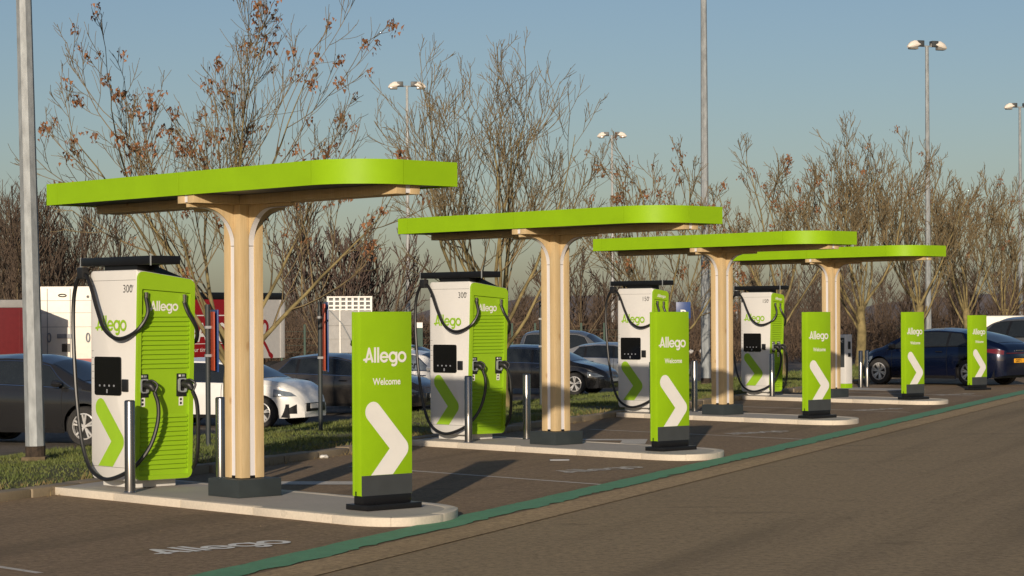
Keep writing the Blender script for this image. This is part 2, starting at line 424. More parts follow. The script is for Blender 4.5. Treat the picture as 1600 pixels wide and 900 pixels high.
# ================================================================== THE SETTING
# terrain: one sheet to the horizon, following the fall of the land behind the bays
ns = sorted(set([-1500, -300, -60, -20, -8, 0, 4.5, 4.6, 4.8, 5.1, 6, 7, 8, 9, 10, 11, 12, 13, 16, 19, 22, 26, 32, 40, 50, 60, 75, 90, 150, 250, 400, 1000, 3500]))
ds = [-1500, -400, -150] + list(np.linspace(-80, 240, 81)) + [400, 900, 3500]
V = []; Q = []
for n in ns:
    for d in ds:
        x, y = dn(d, n); z = zn(n) - .012
        if 5.5 < n < 12: z += .03 * math.sin(d * .31 + n) + .02 * math.sin(d * .83 + 2 * n)
        V.append((x, y, z))
W_ = len(ds)
for i in range(len(ns) - 1):
    for j in range(W_ - 1): Q.append((i * W_ + j, i * W_ + j + 1, (i + 1) * W_ + j + 1, (i + 1) * W_ + j))
g = obj('ground', flat_mesh('ground', V, Q), 'soil'); shade(g.data, 60); tag(g, kind='structure')
def sheet(name, d0, d1, n0, n1, z, material, segs=1, parent=None):
    V = []; Q = []
    for i in range(segs + 1):
        d = d0 + (d1 - d0) * i / segs
        V += [(*dn(d, n0), z if z is not None else zn(n0) + .006), (*dn(d, n1), z if z is not None else zn(n1) + .006)]
    Q = [(2 * i, 2 * i + 2, 2 * i + 3, 2 * i + 1) for i in range(segs)]
    me = bpy.data.meshes.new(name); me.from_pydata(V, [], Q); bm = bmesh.new(); bm.from_mesh(me); bmesh.ops.recalc_face_normals(bm, faces=bm.faces)
    for f in bm.faces:
        if f.normal.z < 0: f.normal_flip()
    bm.to_mesh(me); bm.free()
    return obj(name, me, material, parent)
tag(sheet('road', -90, 260, -70, -1.0, .004, 'asphalt_road'), kind='structure')
bays = tag(sheet('parking_bays', -90, 260, -1.1, 4.64, .008, 'asphalt_bay'), kind='structure')
tag(sheet('tan_strip', -90, 260, -1.56, -1.09, .012, 'tan_strip'), kind='structure')
# the green line, worn ragged along its road side
V = []; Q = []; i = 0
dd = np.arange(-12, 75, .12)
for i, d in enumerate(dd):
    V += [(*dn(d, -.69 + .008 * math.sin(d * 5) + rng.normal(0, .006)), .016), (*dn(d, -1.055 + .018 * math.sin(d * 2.3) + rng.normal(0, .022)), .016)]
Q = [(2 * i + 1, 2 * i + 3, 2 * i + 2, 2 * i) for i in range(len(dd) - 1)]
me = bpy.data.meshes.new('green_line'); me.from_pydata(V, [], Q); tag(obj('green_line', me, 'green_line'), kind='structure')
# rear car park and the lorry park beyond
def lot(name, n_list, d0, d1, material, dz=.006):
    V = []; Q = []
    for n in n_list: V += [(*dn(d0, n), zn(n) + dz), (*dn(d1, n), zn(n) + dz)]
    Q = [(2 * i, 2 * i + 1, 2 * i + 3, 2 * i + 2) for i in range(len(n_list) - 1)]
    me = bpy.data.meshes.new(name); me.from_pydata(V, [], Q); bm = bmesh.new(); bm.from_mesh(me)
    for f in bm.faces:
        f.normal_update()
        if f.normal.z < 0: f.normal_flip()
    bm.to_mesh(me); bm.free(); return tag(obj(name, me, material), kind='structure')
lot('car_park', [12.2, 13, 16, 19, 22, 26, 30], -60, 240, 'asphalt_lot')
lot('lorry_park', [31, 32, 40, 50, 60], -60, 90, 'asphalt_lot', .01)

# painted bay lines and ground lettering: children of the bays
def rtquad(name, k, r0, r1, t0, t1, z, material='worn_paint'):
    c = [rt(k, r0, t0), rt(k, r1, t0), rt(k, r1, t1), rt(k, r0, t1)]
    me = bpy.data.meshes.new(name); me.from_pydata([(x, y, z) for x, y in c], [], [(0, 1, 2, 3)])
    return obj(name, me, material, bays)
for k in range(4):
    rtquad('bay_line', k, 4.28, 4.36, 1.30, 6.0, .0125)
rtquad('bay_line', 0, -4.90, -4.83, -1.9, 4.2, .0125)
rtquad('bay_line', 4, 4.28, 4.36, 1.30, 6.0, .0125)
# pale paint patches beside the islands
def pxpoly(name, pts, z=.0135, material='worn_paint'):
    c = [onz(px, py, z) for px, py in pts]; me = bpy.data.meshes.new(name)
    me.from_pydata([(x, y, z) for x, y in c], [], [tuple(range(len(c)))]); bm = bmesh.new(); bm.from_mesh(me)
    for f in bm.faces:
        f.normal_update()
        if f.normal.z < 0: f.normal_flip()
    bm.to_mesh(me); bm.free(); return obj(name, me, material, bays)
pxpoly('painted_patch', [(432, 752), (604, 752), (616, 757), (432, 757)])
pxpoly('painted_patch', [(905, 685.7), (1012, 686), (1008, 693.5), (968, 693.5), (972, 688), (905, 688)])
pxpoly('painted_patch', [(1195, 646.6), (1226, 647), (1234, 649.5), (1206, 649.5), (1195, 648)])
for k, (ru, lab) in enumerate([(-2.80, 0), (-2.62, 0), (-3.4, 0), (-3.2, 0), (-3.1, 0)]):
    t0 = -1.45 if k < 2 else -1.75
    def gfn(u, v, d, k=k, ru=ru, t0=t0): x, y = rt(k, ru - .69 + u, t0 + v); return (x, y, .0125 + d)
    logo('ground_lettering', gfn, 0, 0, 1.38, .42, 'white_paint' if k == 0 else 'worn_paint', bays, .0006)

# back kerb, stone by stone
kb = tag(thing('back_kerb', None, None), kind='structure')
for i in range(-14, 62):
    L = .97; d0 = i * 1.0 + rng.normal(0, .01); hh = .105 + rng.normal(0, .006); off = rng.normal(0, .012)
    pts = [dn(d0, 4.57 + off), dn(d0 + L, 4.57 + off + rng.normal(0, .008)), dn(d0 + L, 4.80 + off), dn(d0, 4.80 + off)]
    obj('kerb_stone', MB().prism(pts, -.05, hh), 'old_kerb', kb, bevel=.02)

# ================================================================== CHARGING ISLANDS
ORD = ['nearest', 'second nearest', 'third', 'farthest']
NOSE = [(-.78, -.20), (-.765, -.55), (-.66, -.82), (-.44, -.955), (-.14, -.93), (.16, -.80), (.42, -.60), (.61, -.36), (.73, -.02), (.76, .40)]
def isl_outline(inset=0):
    P = catmull(NOSE, 4); out = []
    for i in range(len(P)):
        t = P[min(i + 1, len(P) - 1)] - P[max(i - 1, 0)]; t = t / np.linalg.norm(t); out.append(tuple(P[i] + np.array([-t[1], t[0]]) * inset))
    return out
def back_t(r): # islands stop at the back kerb, which runs askew
    # n = 4.72 line in island coords
    c = RV @ NV; s = PV @ NV
    return (4.55 - 0) / s - r * c / s
for k in range(4):
    isl = thing('charging_island', ['pale concrete kerbed island under the nearest and largest canopy', 'pale concrete kerbed island under the second canopy from the left',
        'pale concrete kerbed island under the third canopy from the left', 'pale concrete kerbed island under the smallest and farthest canopy'][k], 'traffic island', (*ISL[k], 0), PHI, 'charging islands in a row')
    off = to_dn(*ISL[k])[1]
    bt = lambda r: back_t(r) - off / (PV @ NV)
    O = isl_outline(0); I = isl_outline(.13)
    # slab
    pts = [(-.65, bt(-.65))] + I + [(.63, bt(.63))]
    obj('slab', MB().prism(pts, -.02, ZI - .004), 'slab_concrete', isl)
    # kerb stones: straight runs both sides, curved ones at the nose
    def stone(o, i):
        mb = MB().prism(list(o) + list(i)[::-1], -.02, ZI + rng.normal(0, .0012)); obj('kerb_stone', mb, 'kerb_concrete', isl, bevel=.008)
    for ro, ri, t in ((-.78, -.652, -.20), (.76, .632, .40)):
        end = bt((ro + ri) / 2)
        while t < end:
            t1 = min(t + 1.25, end)
            if end - t1 < .3: t1 = end
            a, b = (t + .008, t1 - .008)
            stone([(ro, a), (ro, b)], [(ri, a), (ri, b)]); t = t1
    m = len(O) - 1
    for a, b in ((0, 9), (9, 18), (18, 27), (27, m)):
        stone(O[a:b + 1], I[a:b + 1])

# ================================================================== CANOPIES
CB, CT = 3.172, 3.405        # fascia bottom / top
TC = 2.271                  # column position along the island
def canopy_outline():
    ra_, rb, rad, t0, t1 = -.74, .55, .62, -.48, 4.93
    near = [(ra_, t1), (ra_, 4.70)], [(ra_, 4.70), (ra_, 2.35)], [(ra_, 2.35), (ra_, t0 + rad)]
    A = [(ra_ + rad - rad * math.cos(R_(a)), t0 + rad - rad * math.sin(R_(a))) for a in np.linspace(0, 90, 25)]
    front = [(ra_ + rad, t0), (rb, t0)]
    far = [(rb, t0), (rb, .0)], [(rb, .0), (rb, 2.2)], [(rb, 2.2), (rb, t1 - rad)]
    Bc = [(rb - rad + rad * math.cos(R_(a)), t1 - rad + rad * math.sin(R_(a))) for a in np.linspace(0, 90, 25)]
    back = [(rb - rad, t1), (ra_, t1)]
    return [*near, A, front, *far, Bc, back]
def offset_pts(P, d):
    out = []
    for i in range(len(P)):
        a = np.array(P[max(i - 1, 0)]); b = np.array(P[min(i + 1, len(P) - 1)]); t = (b - a) / np.linalg.norm(b - a)
        n = np.array([-t[1], t[0]]); out.append(tuple(np.array(P[i]) + n * d))
    return out
def build_canopy():
    c = thing('charging_canopy', '', 'canopy', group='charging canopies in a row')
    Pn = canopy_outline()
    for P in Pn:
        P = [np.array(p) for p in P]
        t = (P[1] - P[0]); t /= np.linalg.norm(t); P[0] = P[0] + t * .003
        t = (P[-1] - P[-2]); t /= np.linalg.norm(t); P[-1] = P[-1] - t * .003
        In = offset_pts(P, .025); n = len(P); v = []; f = []
        for (o, i) in zip(P, In): v += [(*o, CB), (*o, CT), (*i, CT), (*i, CB)]
        for j in range(n - 1):
            for q in range(4): f.append((4 * j + q, 4 * j + (q + 1) % 4, 4 * j + 4 + (q + 1) % 4, 4 * j + 4 + q))
        f += [(0, 1, 2, 3), tuple(4 * (n - 1) + q for q in (3, 2, 1, 0))]
        obj('fascia_panel', MB().add(v, f), 'green_paint', c, smooth=len(P) > 5)
    loop = []
    for P in Pn: loop += [p for p in P[:-1]]
    inner = [(-.095 + (p[0] + .095) * .945, 2.23 + (p[1] - 2.23) * .985) for p in loop]
    obj('soffit', MB().prism(inner, CB + .012, CB + .04), 'dark_band', c)
    obj('roof_deck', MB().prism(inner, CT - .05, CT - .02), 'anthracite', c)
    for r0, r1 in ((-.144, -.030), (.030, .144)):
        obj('beam', MB().box(r0, r1, -.40, 4.86, 3.088, CB + .011), 'wood', c, bevel=.003)
    for r0, r1 in ((-.144, -.030), (.030, .144)):
        for a, b in ((-.71, -.146), (.146, .52)):
            obj('beam', MB().box(a, b, TC + r0, TC + r1, 3.090, CB + .010), 'wood', c, bevel=.003)
    obj('light_strip', MB().box(-.029, .029, -.392, 4.85, 3.10, CB + .009), 'light_strip', c)
    for a, b in ((-.702, -.147), (.147, .512)): obj('light_strip', MB().box(a, b, TC - .029, TC + .029, 3.10, CB + .009), 'light_strip', c)
    zp = ZI + .182
    for sr in (-1, 1):
        for st in (-1, 1):
            x0, x1 = sorted((sr * .034, sr * .144)); y0, y1 = sorted((st * .034, st * .144))
            obj('post', MB().box(x0, x1, TC + y0, TC + y1, zp + .006, 3.087), 'wood', c, bevel=.004)
    for ax in range(4):
        a = ax * math.pi / 2; ca, sa = math.cos(a), math.sin(a)
        def rot(u, w, z): return (u * ca - w * sa, TC + u * sa + w * ca, z)
        # recessed strip on each face
        mb = MB(); P = [rot(u, w, z) for z in (zp + .03, 2.66) for u, w in ((.10, -.033), (.1355, -.033), (.1355, .033), (.10, .033))]
        mb.add(P, [(0, 1, 5, 4), (1, 2, 6, 5), (2, 3, 7, 6), (3, 0, 4, 7), (0, 3, 2, 1), (4, 5, 6, 7)]); obj('light_strip', mb, 'light_strip', c)
        mb = MB(); P = [rot(u, w, z) for z in (zp + .002, zp + .03) for u, w in ((.09, -.033), (.138, -.033), (.138, .033), (.09, .033))]
        mb.add(P, [(0, 1, 5, 4), (1, 2, 6, 5), (2, 3, 7, 6), (3, 0, 4, 7), (0, 3, 2, 1), (4, 5, 6, 7)]); obj('foot_bracket', mb, 'black_metal', c)
        # curved knee brace: two timber cheeks with the strip running between them
        rad = .385; reach = (.375, .72, .552, .72)[ax]; top = 3.0865; u0 = .130
        arcp = [(u0 + rad - rad * math.cos(R_(q)), top - .035 - rad + rad * math.sin(R_(q))) for q in np.linspace(0, 90, 19)]
        prof = [(u0, top)] + arcp + ([(u0 + reach, top - .035)] if reach > rad else []) + [(u0 + max(reach, rad), top)]
        for w0, w1 in ((-.031, .031),):
            n = len(prof); v = [rot(u, w0, z) for u, z in prof] + [rot(u, w1, z) for u, z in prof]
            f = [tuple(range(n))[::-1], tuple(range(n, 2 * n))] + [(i, (i + 1) % n, n + (i + 1) % n, n + i) for i in range(n)]
            obj('knee_brace', MB().add(v, f), 'wood', c)
        st = [(u + .006 * math.cos(R_(q)), z - .006 * math.sin(R_(q)) ) for (u, z), q in zip(arcp, np.linspace(0, 90, 19))] + ([(u0 + reach, top - .041)] if reach > rad else [])
        n = len(st); v = []; f = []
        for u, z in st: v += [rot(u, -.0335, z), rot(u, .0335, z)]
        f = [(2 * i, 2 * i + 2, 2 * i + 3, 2 * i + 1) for i in range(n - 1)]
        obj('light_strip', MB().add(v, f), 'light_strip', c, smooth=True)
    obj('plinth', MB().box(-.27, .27, TC - .27, TC + .27, ZI - .002, zp), 'anthracite', c, bevel=.004)
    return c
cl = ['largest green-edged timber canopy, nearest to the left', 'green-edged timber canopy second from the left', 'green-edged timber canopy third from the left', 'smallest green-edged timber canopy, farthest to the right']
cp = build_canopy(); cp.location = (*ISL[0], 0); cp.rotation_euler = (0, 0, PHI); cp['label'] = cl[0]
for k in range(1, 4): dup(cp, (*ISL[k], 0), PHI, cl[k])

# ================================================================== TOTEMS
def build_totem():
    t = thing('welcome_totem', '', 'sign', group='green welcome totems')
    bw, bd = .3126, .0545; zb, H = .131, 1.886      # local, above the island top
    obj('base_plate', MB().box(-.327, .345, -.165, .165, .0, .052), 'black_metal', t, bevel=.004)
    obj('base_block', MB().box(-bw + .015, bw - .02, -bd - .01, bd + .02, .052, zb + .002), 'black_metal', t, bevel=.003)
    obj('body', MB().box(-bw + .004, bw - .004, -bd + .004, bd + .03, zb + .002, H - .002), 'green_paint', t, bevel=.004)
    obj('front_panel', MB().box(-bw, bw, -bd - .004, -bd + .002, zb, H), 'green_paint', t, bevel=.0015)
    obj('edge_trim', MB().box(-bw - .001, -bw + .006, bd - .005, bd + .012, zb, H), 'green_panel', t)
    fn = lambda u, v, d: (-bw + u, -bd - .004 - d, v)
    bt = .325
    obj('dark_band', MB().box(-bw + .002, bw - .002, -bd - .0065, -bd - .0042, zb + .002, bt), 'dark_band', t)
    poly_print('chevron', chevron_poly((.148, .93), (.480, .575), (.250, bt + .002), .098), fn, 'white_print', t)
    logo('lettering', fn, .028, 1.40, .53, .142, 'white_print', t)
    text_print('lettering', 'Welcome', fn, .315, 1.188, .063, 'white_print', t, .0018, sx=.95, bold=.022, align='CENTER')
    obj('lock', MB().box(-bw - .003, -bw + .003, .02, .034, zb + .005, zb + .045), 'black_metal', t)
    return t
tl = ['tallest-looking green welcome totem with white chevron, nearest to the left', 'green welcome totem second from the left, in front of the second island',
      'green welcome totem third from the left, beside the farthest column', 'green welcome totem on the farthest island, in front of the blue car', 'smallest green welcome totem, rightmost, standing on the asphalt by the blue car']
tp = build_totem(); tp.location = (*ISL[0], ZI); tp.rotation_euler = (0, 0, PHI); tp['label'] = tl[0]
for k in range(1, 5): dup(tp, (*ISL[k], ZI if k < 4 else .009), PHI, tl[k])

# ================================================================== CHARGERS
def rrect(x0, x1, z0, z1, r, n=6):
    P = []
    for cx, cz, a0 in ((x1 - r, z0 + r, -90), (x1 - r, z1 - r, 0), (x0 + r, z1 - r, 90), (x0 + r, z0 + r, 180)):
        P += [(cx + r * math.cos(R_(a0 + 90 * i / n)), cz + r * math.sin(R_(a0 + 90 * i / n))) for i in range(n + 1)]
    return P
def build_charger(x1, power):
    wide = x1 > .2; x0 = -.36; W = x1 - x0
    c = thing('ev_charger', '', 'ev charger', group='rapid chargers on the islands')
    ZT, ZB = 2.36, .08; drop = .10 if wide else .055
    yf = lambda z: -.48 + (ZT - z) / (ZT - ZB) * .085
    topcut = lambda x, z: z - drop * (x - x0) / W * max(0, min(1, (z - 2.0) / .3))
    # shell
    prof = []
    for cy_, cz, a0, r in ((-.395 + .06, ZB + .06, 180, .06), (.45 - .07, ZB + .07, 270, .07), (.45 - .05, ZT - .05, 0, .05), (-.48 + .03, ZT - .03, 90, .03)):
        prof += [(cy_ + r * math.cos(R_(a0 + 90 * i / 6)), cz + r * math.sin(R_(a0 + 90 * i / 6))) for i in range(7)]
    bvl = .012; v = []; f = []; n = len(prof); cyc = .0
    rings = [(x0, bvl), (x0 + bvl * .4, bvl * .35), (x0 + bvl, 0), (x1 - bvl, 0), (x1 - bvl * .4, bvl * .35), (x1, bvl)]
    for x, ins in rings:
        for (y, z) in prof:
            yy = y - ins * np.sign(y + .0) * (1 if abs(y) > .2 else 0); zz = z - ins * (1 if z > 1.2 else -1)
            v.append((x, yy, topcut(x, zz)))
    for i in range(len(rings) - 1):
        for j in range(n): f.append((i * n + j, i * n + (j + 1) % n, (i + 1) * n + (j + 1) % n, (i + 1) * n + j))
    f += [tuple(range(n))[::-1], tuple(range((len(rings) - 1) * n, len(rings) * n))]
    body = obj('body', MB().add(v, f), 'white_shell', c, smooth=True)
    obj('foot', MB().box(x0 + .1, x1 - .1, -.24, .45 - .08, 0, ZB + .01), 'white_shell', c, bevel=.006)
    sfn = lambda u, z, d: (x0 - d, .45 - u, z)              # left white face
    obj('seam', MB().box(x0 - .0012, x0 + .002, -.455, .44, 2.247, 2.2505), 'grey_print', body)
    obj('seam', MB().box(x0 - .0012, x0 + .002, -.39, .44, .219, .2225), 'grey_print', body)
    poly_print('chevron', chevron_poly((.20, .86), (.555, .50), (.29, .225), .105), sfn, 'green_print', c)
    logo('lettering', sfn, .10, 1.70, .63, .165, 'green_print', c)
    text_print('lettering', power, sfn, .655, 2.115, .085, 'grey_print', c, .002, sx=1.05)
    text_print('lettering', 'kW', sfn, .80 if power == '300' else .80, 2.165, .03, 'grey_print', c, .002)
    # screen
    scr = MB(); loop = rrect(.09, .62, 1.00, 1.42, .03); n = len(loop)
    scr.add([sfn(u, z, .001) for u, z in loop] + [sfn(u, z, .012) for u, z in loop], [tuple(range(n, 2 * n))] + [(i, (i + 1) % n, n + (i + 1) % n, n + i) for i in range(n)])
    so = obj('screen', scr, 'screen_glass', c)
    for i in range(4): obj('button', MB().add([sfn(.20 + i * .095 + dx, 1.105 + dz, .0135) for dx, dz in rrect(-.016, .016, -.011, .011, .008)], [tuple(range(28))]), 'litter_grey', so)
    obj('button', MB().add([sfn(.345 + dx, 1.045 + dz, .0135) for dx, dz in rrect(-.014, .014, -.022, .022, .008)], [tuple(range(28))]), 'litter_grey', so)
    obj('card_reader', MB().box(x0 - .022, x0, .45 - .76, .45 - .65, 1.045, 1.18), 'black_plastic', c, bevel=.008)
    obj('vent', MB().box(x0 - .004, x0, .39, .425, 2.13, 2.20), 'grey_print', c)
    for i in range(5): obj('notice', MB().box(x0 - .0015, x0, .385, .43, 1.18 + i * .075, 1.184 + i * .075), 'grey_print', c); 
    # green service side
    def panel(name, outer, inner, d0, d1, material, par=c):
        n = len(outer); fn = lambda x, z, d: (x, yf(z) - d, topcut(x, z)); v = []; f = []
        v += [fn(x, z, d0) for x, z in outer] + [fn(x, z, d1) for x, z in outer]
        if inner:
            v += [fn(x, z, d1) for x, z in inner] + [fn(x, z, d0) for x, z in inner]
            for i in range(n):
                j = (i + 1) % n
                f += [(i, j, n + j, n + i), (n + i, n + j, 2 * n + j, 2 * n + i), (2 * n + i, 2 * n + j, 3 * n + j, 3 * n + i)]
        else:
            f = [tuple(range(n, 2 * n))] + [(i, (i + 1) % n, n + (i + 1) % n, n + i) for i in range(n)]
        return obj(name, MB().add(v, f), material, par, smooth=True)
    e = .012
    outer = rrect(x0 + .004, x1 - e, ZB + .012, ZT - .012, .075)
    inn = (x0 + .05, x1 - .065, ZB + .06, 2.155) if wide else (x0 + .035, x1 - .045, ZB + .06, 2.155)
    inner = rrect(*inn, .012)
    pan = panel('side_panel', rrect(x0 + .01, x1 - e - .006, ZB + .02, ZT - .02, .07), None, -.01, .004, 'green_panel')
    frm = panel('panel_frame', outer, inner, -.008, .034, 'green_panel')
    # louvres
    sl = MB(); a, b = inn[0] + .012, inn[1] - .012
    sl.add([(a, 0, 0), (b, 0, 0), (b, -.024, .006), (a, -.024, .006), (a, 0, .046), (b, 0, .046)], [(0, 1, 2, 3), (3, 2, 5, 4), (0, 3, 4), (1, 5, 2)])
    slm = sl.mesh('louvre'); slm.materials.append(MATS['green_panel'])
    for z0, cnt in ((1.29, 12), (.20, 12)):
        for i in range(cnt):
            z = z0 + i * .0505; o = bpy.data.objects.new('louvre', slm); COL.objects.link(o); o.parent = pan; o.location = (0, yf(z + .02) - .004, z)
    ffn = lambda u, z, d: (x0 + u, yf(z) - .004 - d, topcut(x0 + u, z))
    if wide: logo('lettering', ffn, .16, 1.915, .37, .108, 'white_print', c, .003)
    else: logo('lettering', lambda u, z, d: (x0 + u, yf(z) - .034 - d, topcut(x0 + u, z)), .10, 2.20, .23, .062, 'white_print', c, .003)
    # cable outlets, holsters and plugs
    hx = [-.26, .23] if wide else [-.25, -.08]
    px_ = [-.265, .225] if wide else [-.262, -.075]
    for i, x in enumerate(hx):
        z = 2.10; zt = topcut(x, z)
        g_ = obj('cable_outlet', MB().cyl((x, yf(z) - .035, zt - .07), .02, .026, .09, 14), 'chrome', c, smooth=True)
    for i, x in enumerate(px_):
        w = .062 if wide else .055
        hol = obj('holster', MB().box(x - w, x + w, yf(1.1) - .018, yf(1.1) - .0, .985, 1.235), 'black_plastic', c, bevel=.005)
        ring = rrect(x - w + .012, x + w - .012, 1.03, 1.185, .03); rin = rrect(x - w + .026, x + w - .026, 1.044, 1.171, .02); n = len(ring); y = yf(1.1) - .018
        obj('rim', MB().add([(p, y - .03, q) for p, q in ring] + [(p, y - .03, q) for p, q in rin] + [(p, y, q) for p, q in ring] + [(p, y, q) for p, q in rin],
            [(j, (j + 1) % n, n + (j + 1) % n, n + j) for j in range(n)] + [(j, (j + 1) % n, 2 * n + (j + 1) % n, 2 * n + j) for j in range(n)] + [(n + j, n + (j + 1) % n, 3 * n + (j + 1) % n, 3 * n + j) for j in range(n)]), 'galvanised', hol)
        poly_print('label_plate', rrect(x - .028, x + .03, .885, .98, .004), lambda u, z, d: (u, yf(z) - .0045 - d, z), 'white_print', c, .001)
        for q in range(2): poly_print('label_mark', rrect(x - .014, x + .014, .897 + q * .042, .925 + q * .042, .012), lambda u, z, d: (u, yf(z) - .0045 - d, z), 'black_plastic', c, .002)
        poly_print('label_mark', [(x - .04, 1.20), (x - .012, 1.20), (x - .012, 1.222), (x - .04, 1.222)], lambda u, z, d: (u, y - d, z), 'white_print', hol, .0015)
        poly_print('label_mark', [(x + .0, 1.20), (x + .04, 1.20), (x + .04, 1.222), (x + .0, 1.222)], lambda u, z, d: (u, y - d, z), 'galvanised', hol, .0015)
        # plug: gun body with grip
        sgn = 1; yy = yf(1.1)
        pb = MB()
        pb.tube(catmull([(x, yy - .005, 1.115), (x + .012, yy - .06, 1.12), (x + .035, yy - .115, 1.105), (x + .05, yy - .145, 1.06)], 6), [.04] * 6 + [.042] * 6 + list(np.linspace(.042, .026, 7)), 12)
        gun = obj('plug', pb, 'black_plastic', c, smooth=True)
        obj('grip', MB().tube(catmull([(x + .015, yy - .05, 1.15), (x + .05, yy - .11, 1.165), (x + .085, yy - .155, 1.12), (x + .06, yy - .15, 1.05)], 6), .014, 8), 'black_plastic', gun, smooth=True)
    # cable boom on top
    bx0, bx1 = (-.33, .05) if wide else (-.31, .0)
    boom = obj('cable_boom', MB().box(bx0, bx1, -.70, .70, 2.415, 2.505), 'black_metal', c, bevel=.006)
    obj('joint', MB().box(bx0 - .004, bx0 + .006, -.708, -.694, 2.40, 2.515), 'galvanised', boom)
    obj('joint', MB().box(bx0 - .004, bx0 + .006, .694, .708, 2.40, 2.515), 'galvanised', boom)
    obj('boom_mount', MB().box(bx0 + .06, bx1 - .04, -.35, .3, ZT - .06, 2.416), 'black_metal', c)
    if wide: obj('roof_cover', MB().add([(-.12, -.44, 2.33), (x1 - .08, -.44, 2.262), (x1 - .08, .40, 2.262), (-.12, .40, 2.33), (-.10, -.42, 2.41), (x1 - .12, -.40, 2.29), (x1 - .12, .38, 2.29), (-.10, .38, 2.41)],
        [(0, 1, 5, 4), (1, 2, 6, 5), (2, 3, 7, 6), (3, 0, 4, 7), (4, 5, 6, 7), (0, 3, 2, 1)]), 'black_metal', c)
    obj('cable_clamp', MB().box(-.47, -.38, .44, .56, 2.27, 2.40), 'black_plastic', c, bevel=.02)
    xs = px_[0]; xh = hx[0]
    C1 = [(xh, -.495, 2.08), (xh - .02, -.56, 1.88), (xh - .12, -.50, 1.70), (-.44, -.25, 1.615), (-.47, -.02, 1.71), (-.46, .15, 1.93), (-.45, .30, 2.20), (-.43, .44, 2.32), (-.43, .58, 2.29),
          (-.42, .69, 2.10), (-.42, .715, 1.80), (-.43, .68, 1.40), (-.45, .60, .95), (-.47, .47, .50), (-.48, .30, .22), (-.48, .05, .105), (-.47, -.20, .12), (-.40, -.46, .24), (xs + .0, -.56, .45), (xs + .075, -.60, .70), (xs + .085, -.605, .90), (xs + .05, -.585, 1.045)]
    obj('cable', MB().tube(catmull(C1, 7), .0225, 9), 'black_rubber', c, smooth=True)
    x2 = hx[1]; xq = px_[1]; xr = x1
    C2 = [(x2, -.495, 2.02), (x2 + .02, -.54, 1.90), (xr - .03, -.56, 1.72), (xr + .06, -.40, 1.58), (xr + .12, -.1, 1.62), (xr + .10, .2, 1.9), (xr + .04, .42, 2.30), (.02, .60, 2.42)]
    obj('cable', MB().tube(catmull(C2, 7), .0225, 9), 'black_rubber', c, smooth=True)
    C3 = [(xq + .05, -.585, 1.045), (xq + .09, -.61, .90), (xq + .11, -.60, .60), (xq + .13, -.54, .32), (xr + .02, -.35, .16), (xr + .12, 0, .12), (xr + .2, .35, .3), (xr + .18, .6, 1.0), (xr + .08, .66, 1.9), (.03, .66, 2.42)]
    obj('cable', MB().tube(catmull(C3, 7), .0225, 9), 'black_rubber', c, smooth=True)
    return c
chl = ['white and green 300 kilowatt charger on the nearest island', 'white and green 300 kilowatt charger on the second island', 'white and green 150 kilowatt charger half hidden by the second totem', 'white and green 150 kilowatt charger on the farthest island']
def cpos(k): return (*rt(k, 0, 4.2), ZI)
c3 = build_charger(.38, '300'); c3.location = cpos(0); c3.rotation_euler = (0, 0, PHI); c3['label'] = chl[0]
dup(c3, cpos(1), PHI, chl[1])
c1 = build_charger(.07, '150'); c1.location = cpos(2); c1.rotation_euler = (0, 0, PHI); c1['label'] = chl[2]
dup(c1, cpos(3), PHI, chl[3])

# ================================================================== BOLLARDS
def build_bollard():
    b = thing('bollard', '', 'bollard', group='steel bollards guarding the chargers')
    mb = MB(); r = .057; prof = [(r, 0), (r, .955), (r - .004, .965), (r - .014, .972), (0.001, .975)]; n = 24
    v = [(q * math.cos(2 * math.pi * i / n), q * math.sin(2 * math.pi * i / n), z) for q, z in prof for i in range(n)]
    f = [(j * n + i, j * n + (i + 1) % n, (j + 1) * n + (i + 1) % n, (j + 1) * n + i) for j in range(4) for i in range(n)]
    obj('tube', MB().add(v, f), 'steel', b, smooth=True)
    obj('collar', MB().cyl((0, 0, 0), .066, .062, .012, 24), 'steel', b, smooth=True)
    return b
bl = [('left', 'right')]
nm = ['nearest charger', 'second charger', 'charger behind the second totem', 'farthest white and green charger']
bp = None
for k in range(4):
    for j, r in enumerate((-.60, .56)):
        lab = f"brushed steel bollard on the {'left' if j == 0 else 'right'} in front of the {nm[k]}"
        p = (*rt(k, r, 3.50), ZI)
        if bp is None: bp = build_bollard(); bp.location = p; bp['label'] = lab
        else: dup(bp, p, 0, lab)
p1 = onz(1345, 606, .0); p2 = onz(1355, 605, .0)
dup(bp, (p1[0], p1[1], .008), 0, 'brushed steel bollard, left of the pair beside the small white charging post')
dup(bp, (p2[0], p2[1], .008), 0, 'brushed steel bollard, right of the pair at the blue car\'s front wheel')
# small AC post
pp = onz(1321, 607, .0)
ac = thing('charging_post', 'slim white charging post with green foot behind the farthest column', 'charging post', (pp[0], pp[1], .008), PHI)
obj('body', MB().box(-.14, .12, -.13, .13, .12, 1.40), 'white_shell', ac, bevel=.012)
obj('green_foot', MB().box(-.142, .122, -.132, .132, .0, .12), 'green_paint', ac, bevel=.004)
obj('front_panel', MB().box(-.145, -.139, -.085, .095, .55, 1.32), 'dark_band', ac)
obj('socket', MB().box(-.05, .05, -.145, -.128, 1.02, 1.22), 'black_plastic', ac, bevel=.01)
obj('socket', MB().box(-.05, .05, -.145, -.128, .82, .92), 'black_plastic', ac, bevel=.01)
text_print('lettering', 'AC', lambda u, v, d: (-.145 - d, .06 - u, v), 0, 1.20, .06, 'white_print', ac, .002, bold=.02)
obj('pad', MB().box(-.9, .5, -2.2, .9, -.012, .004), 'slab_concrete', ac)

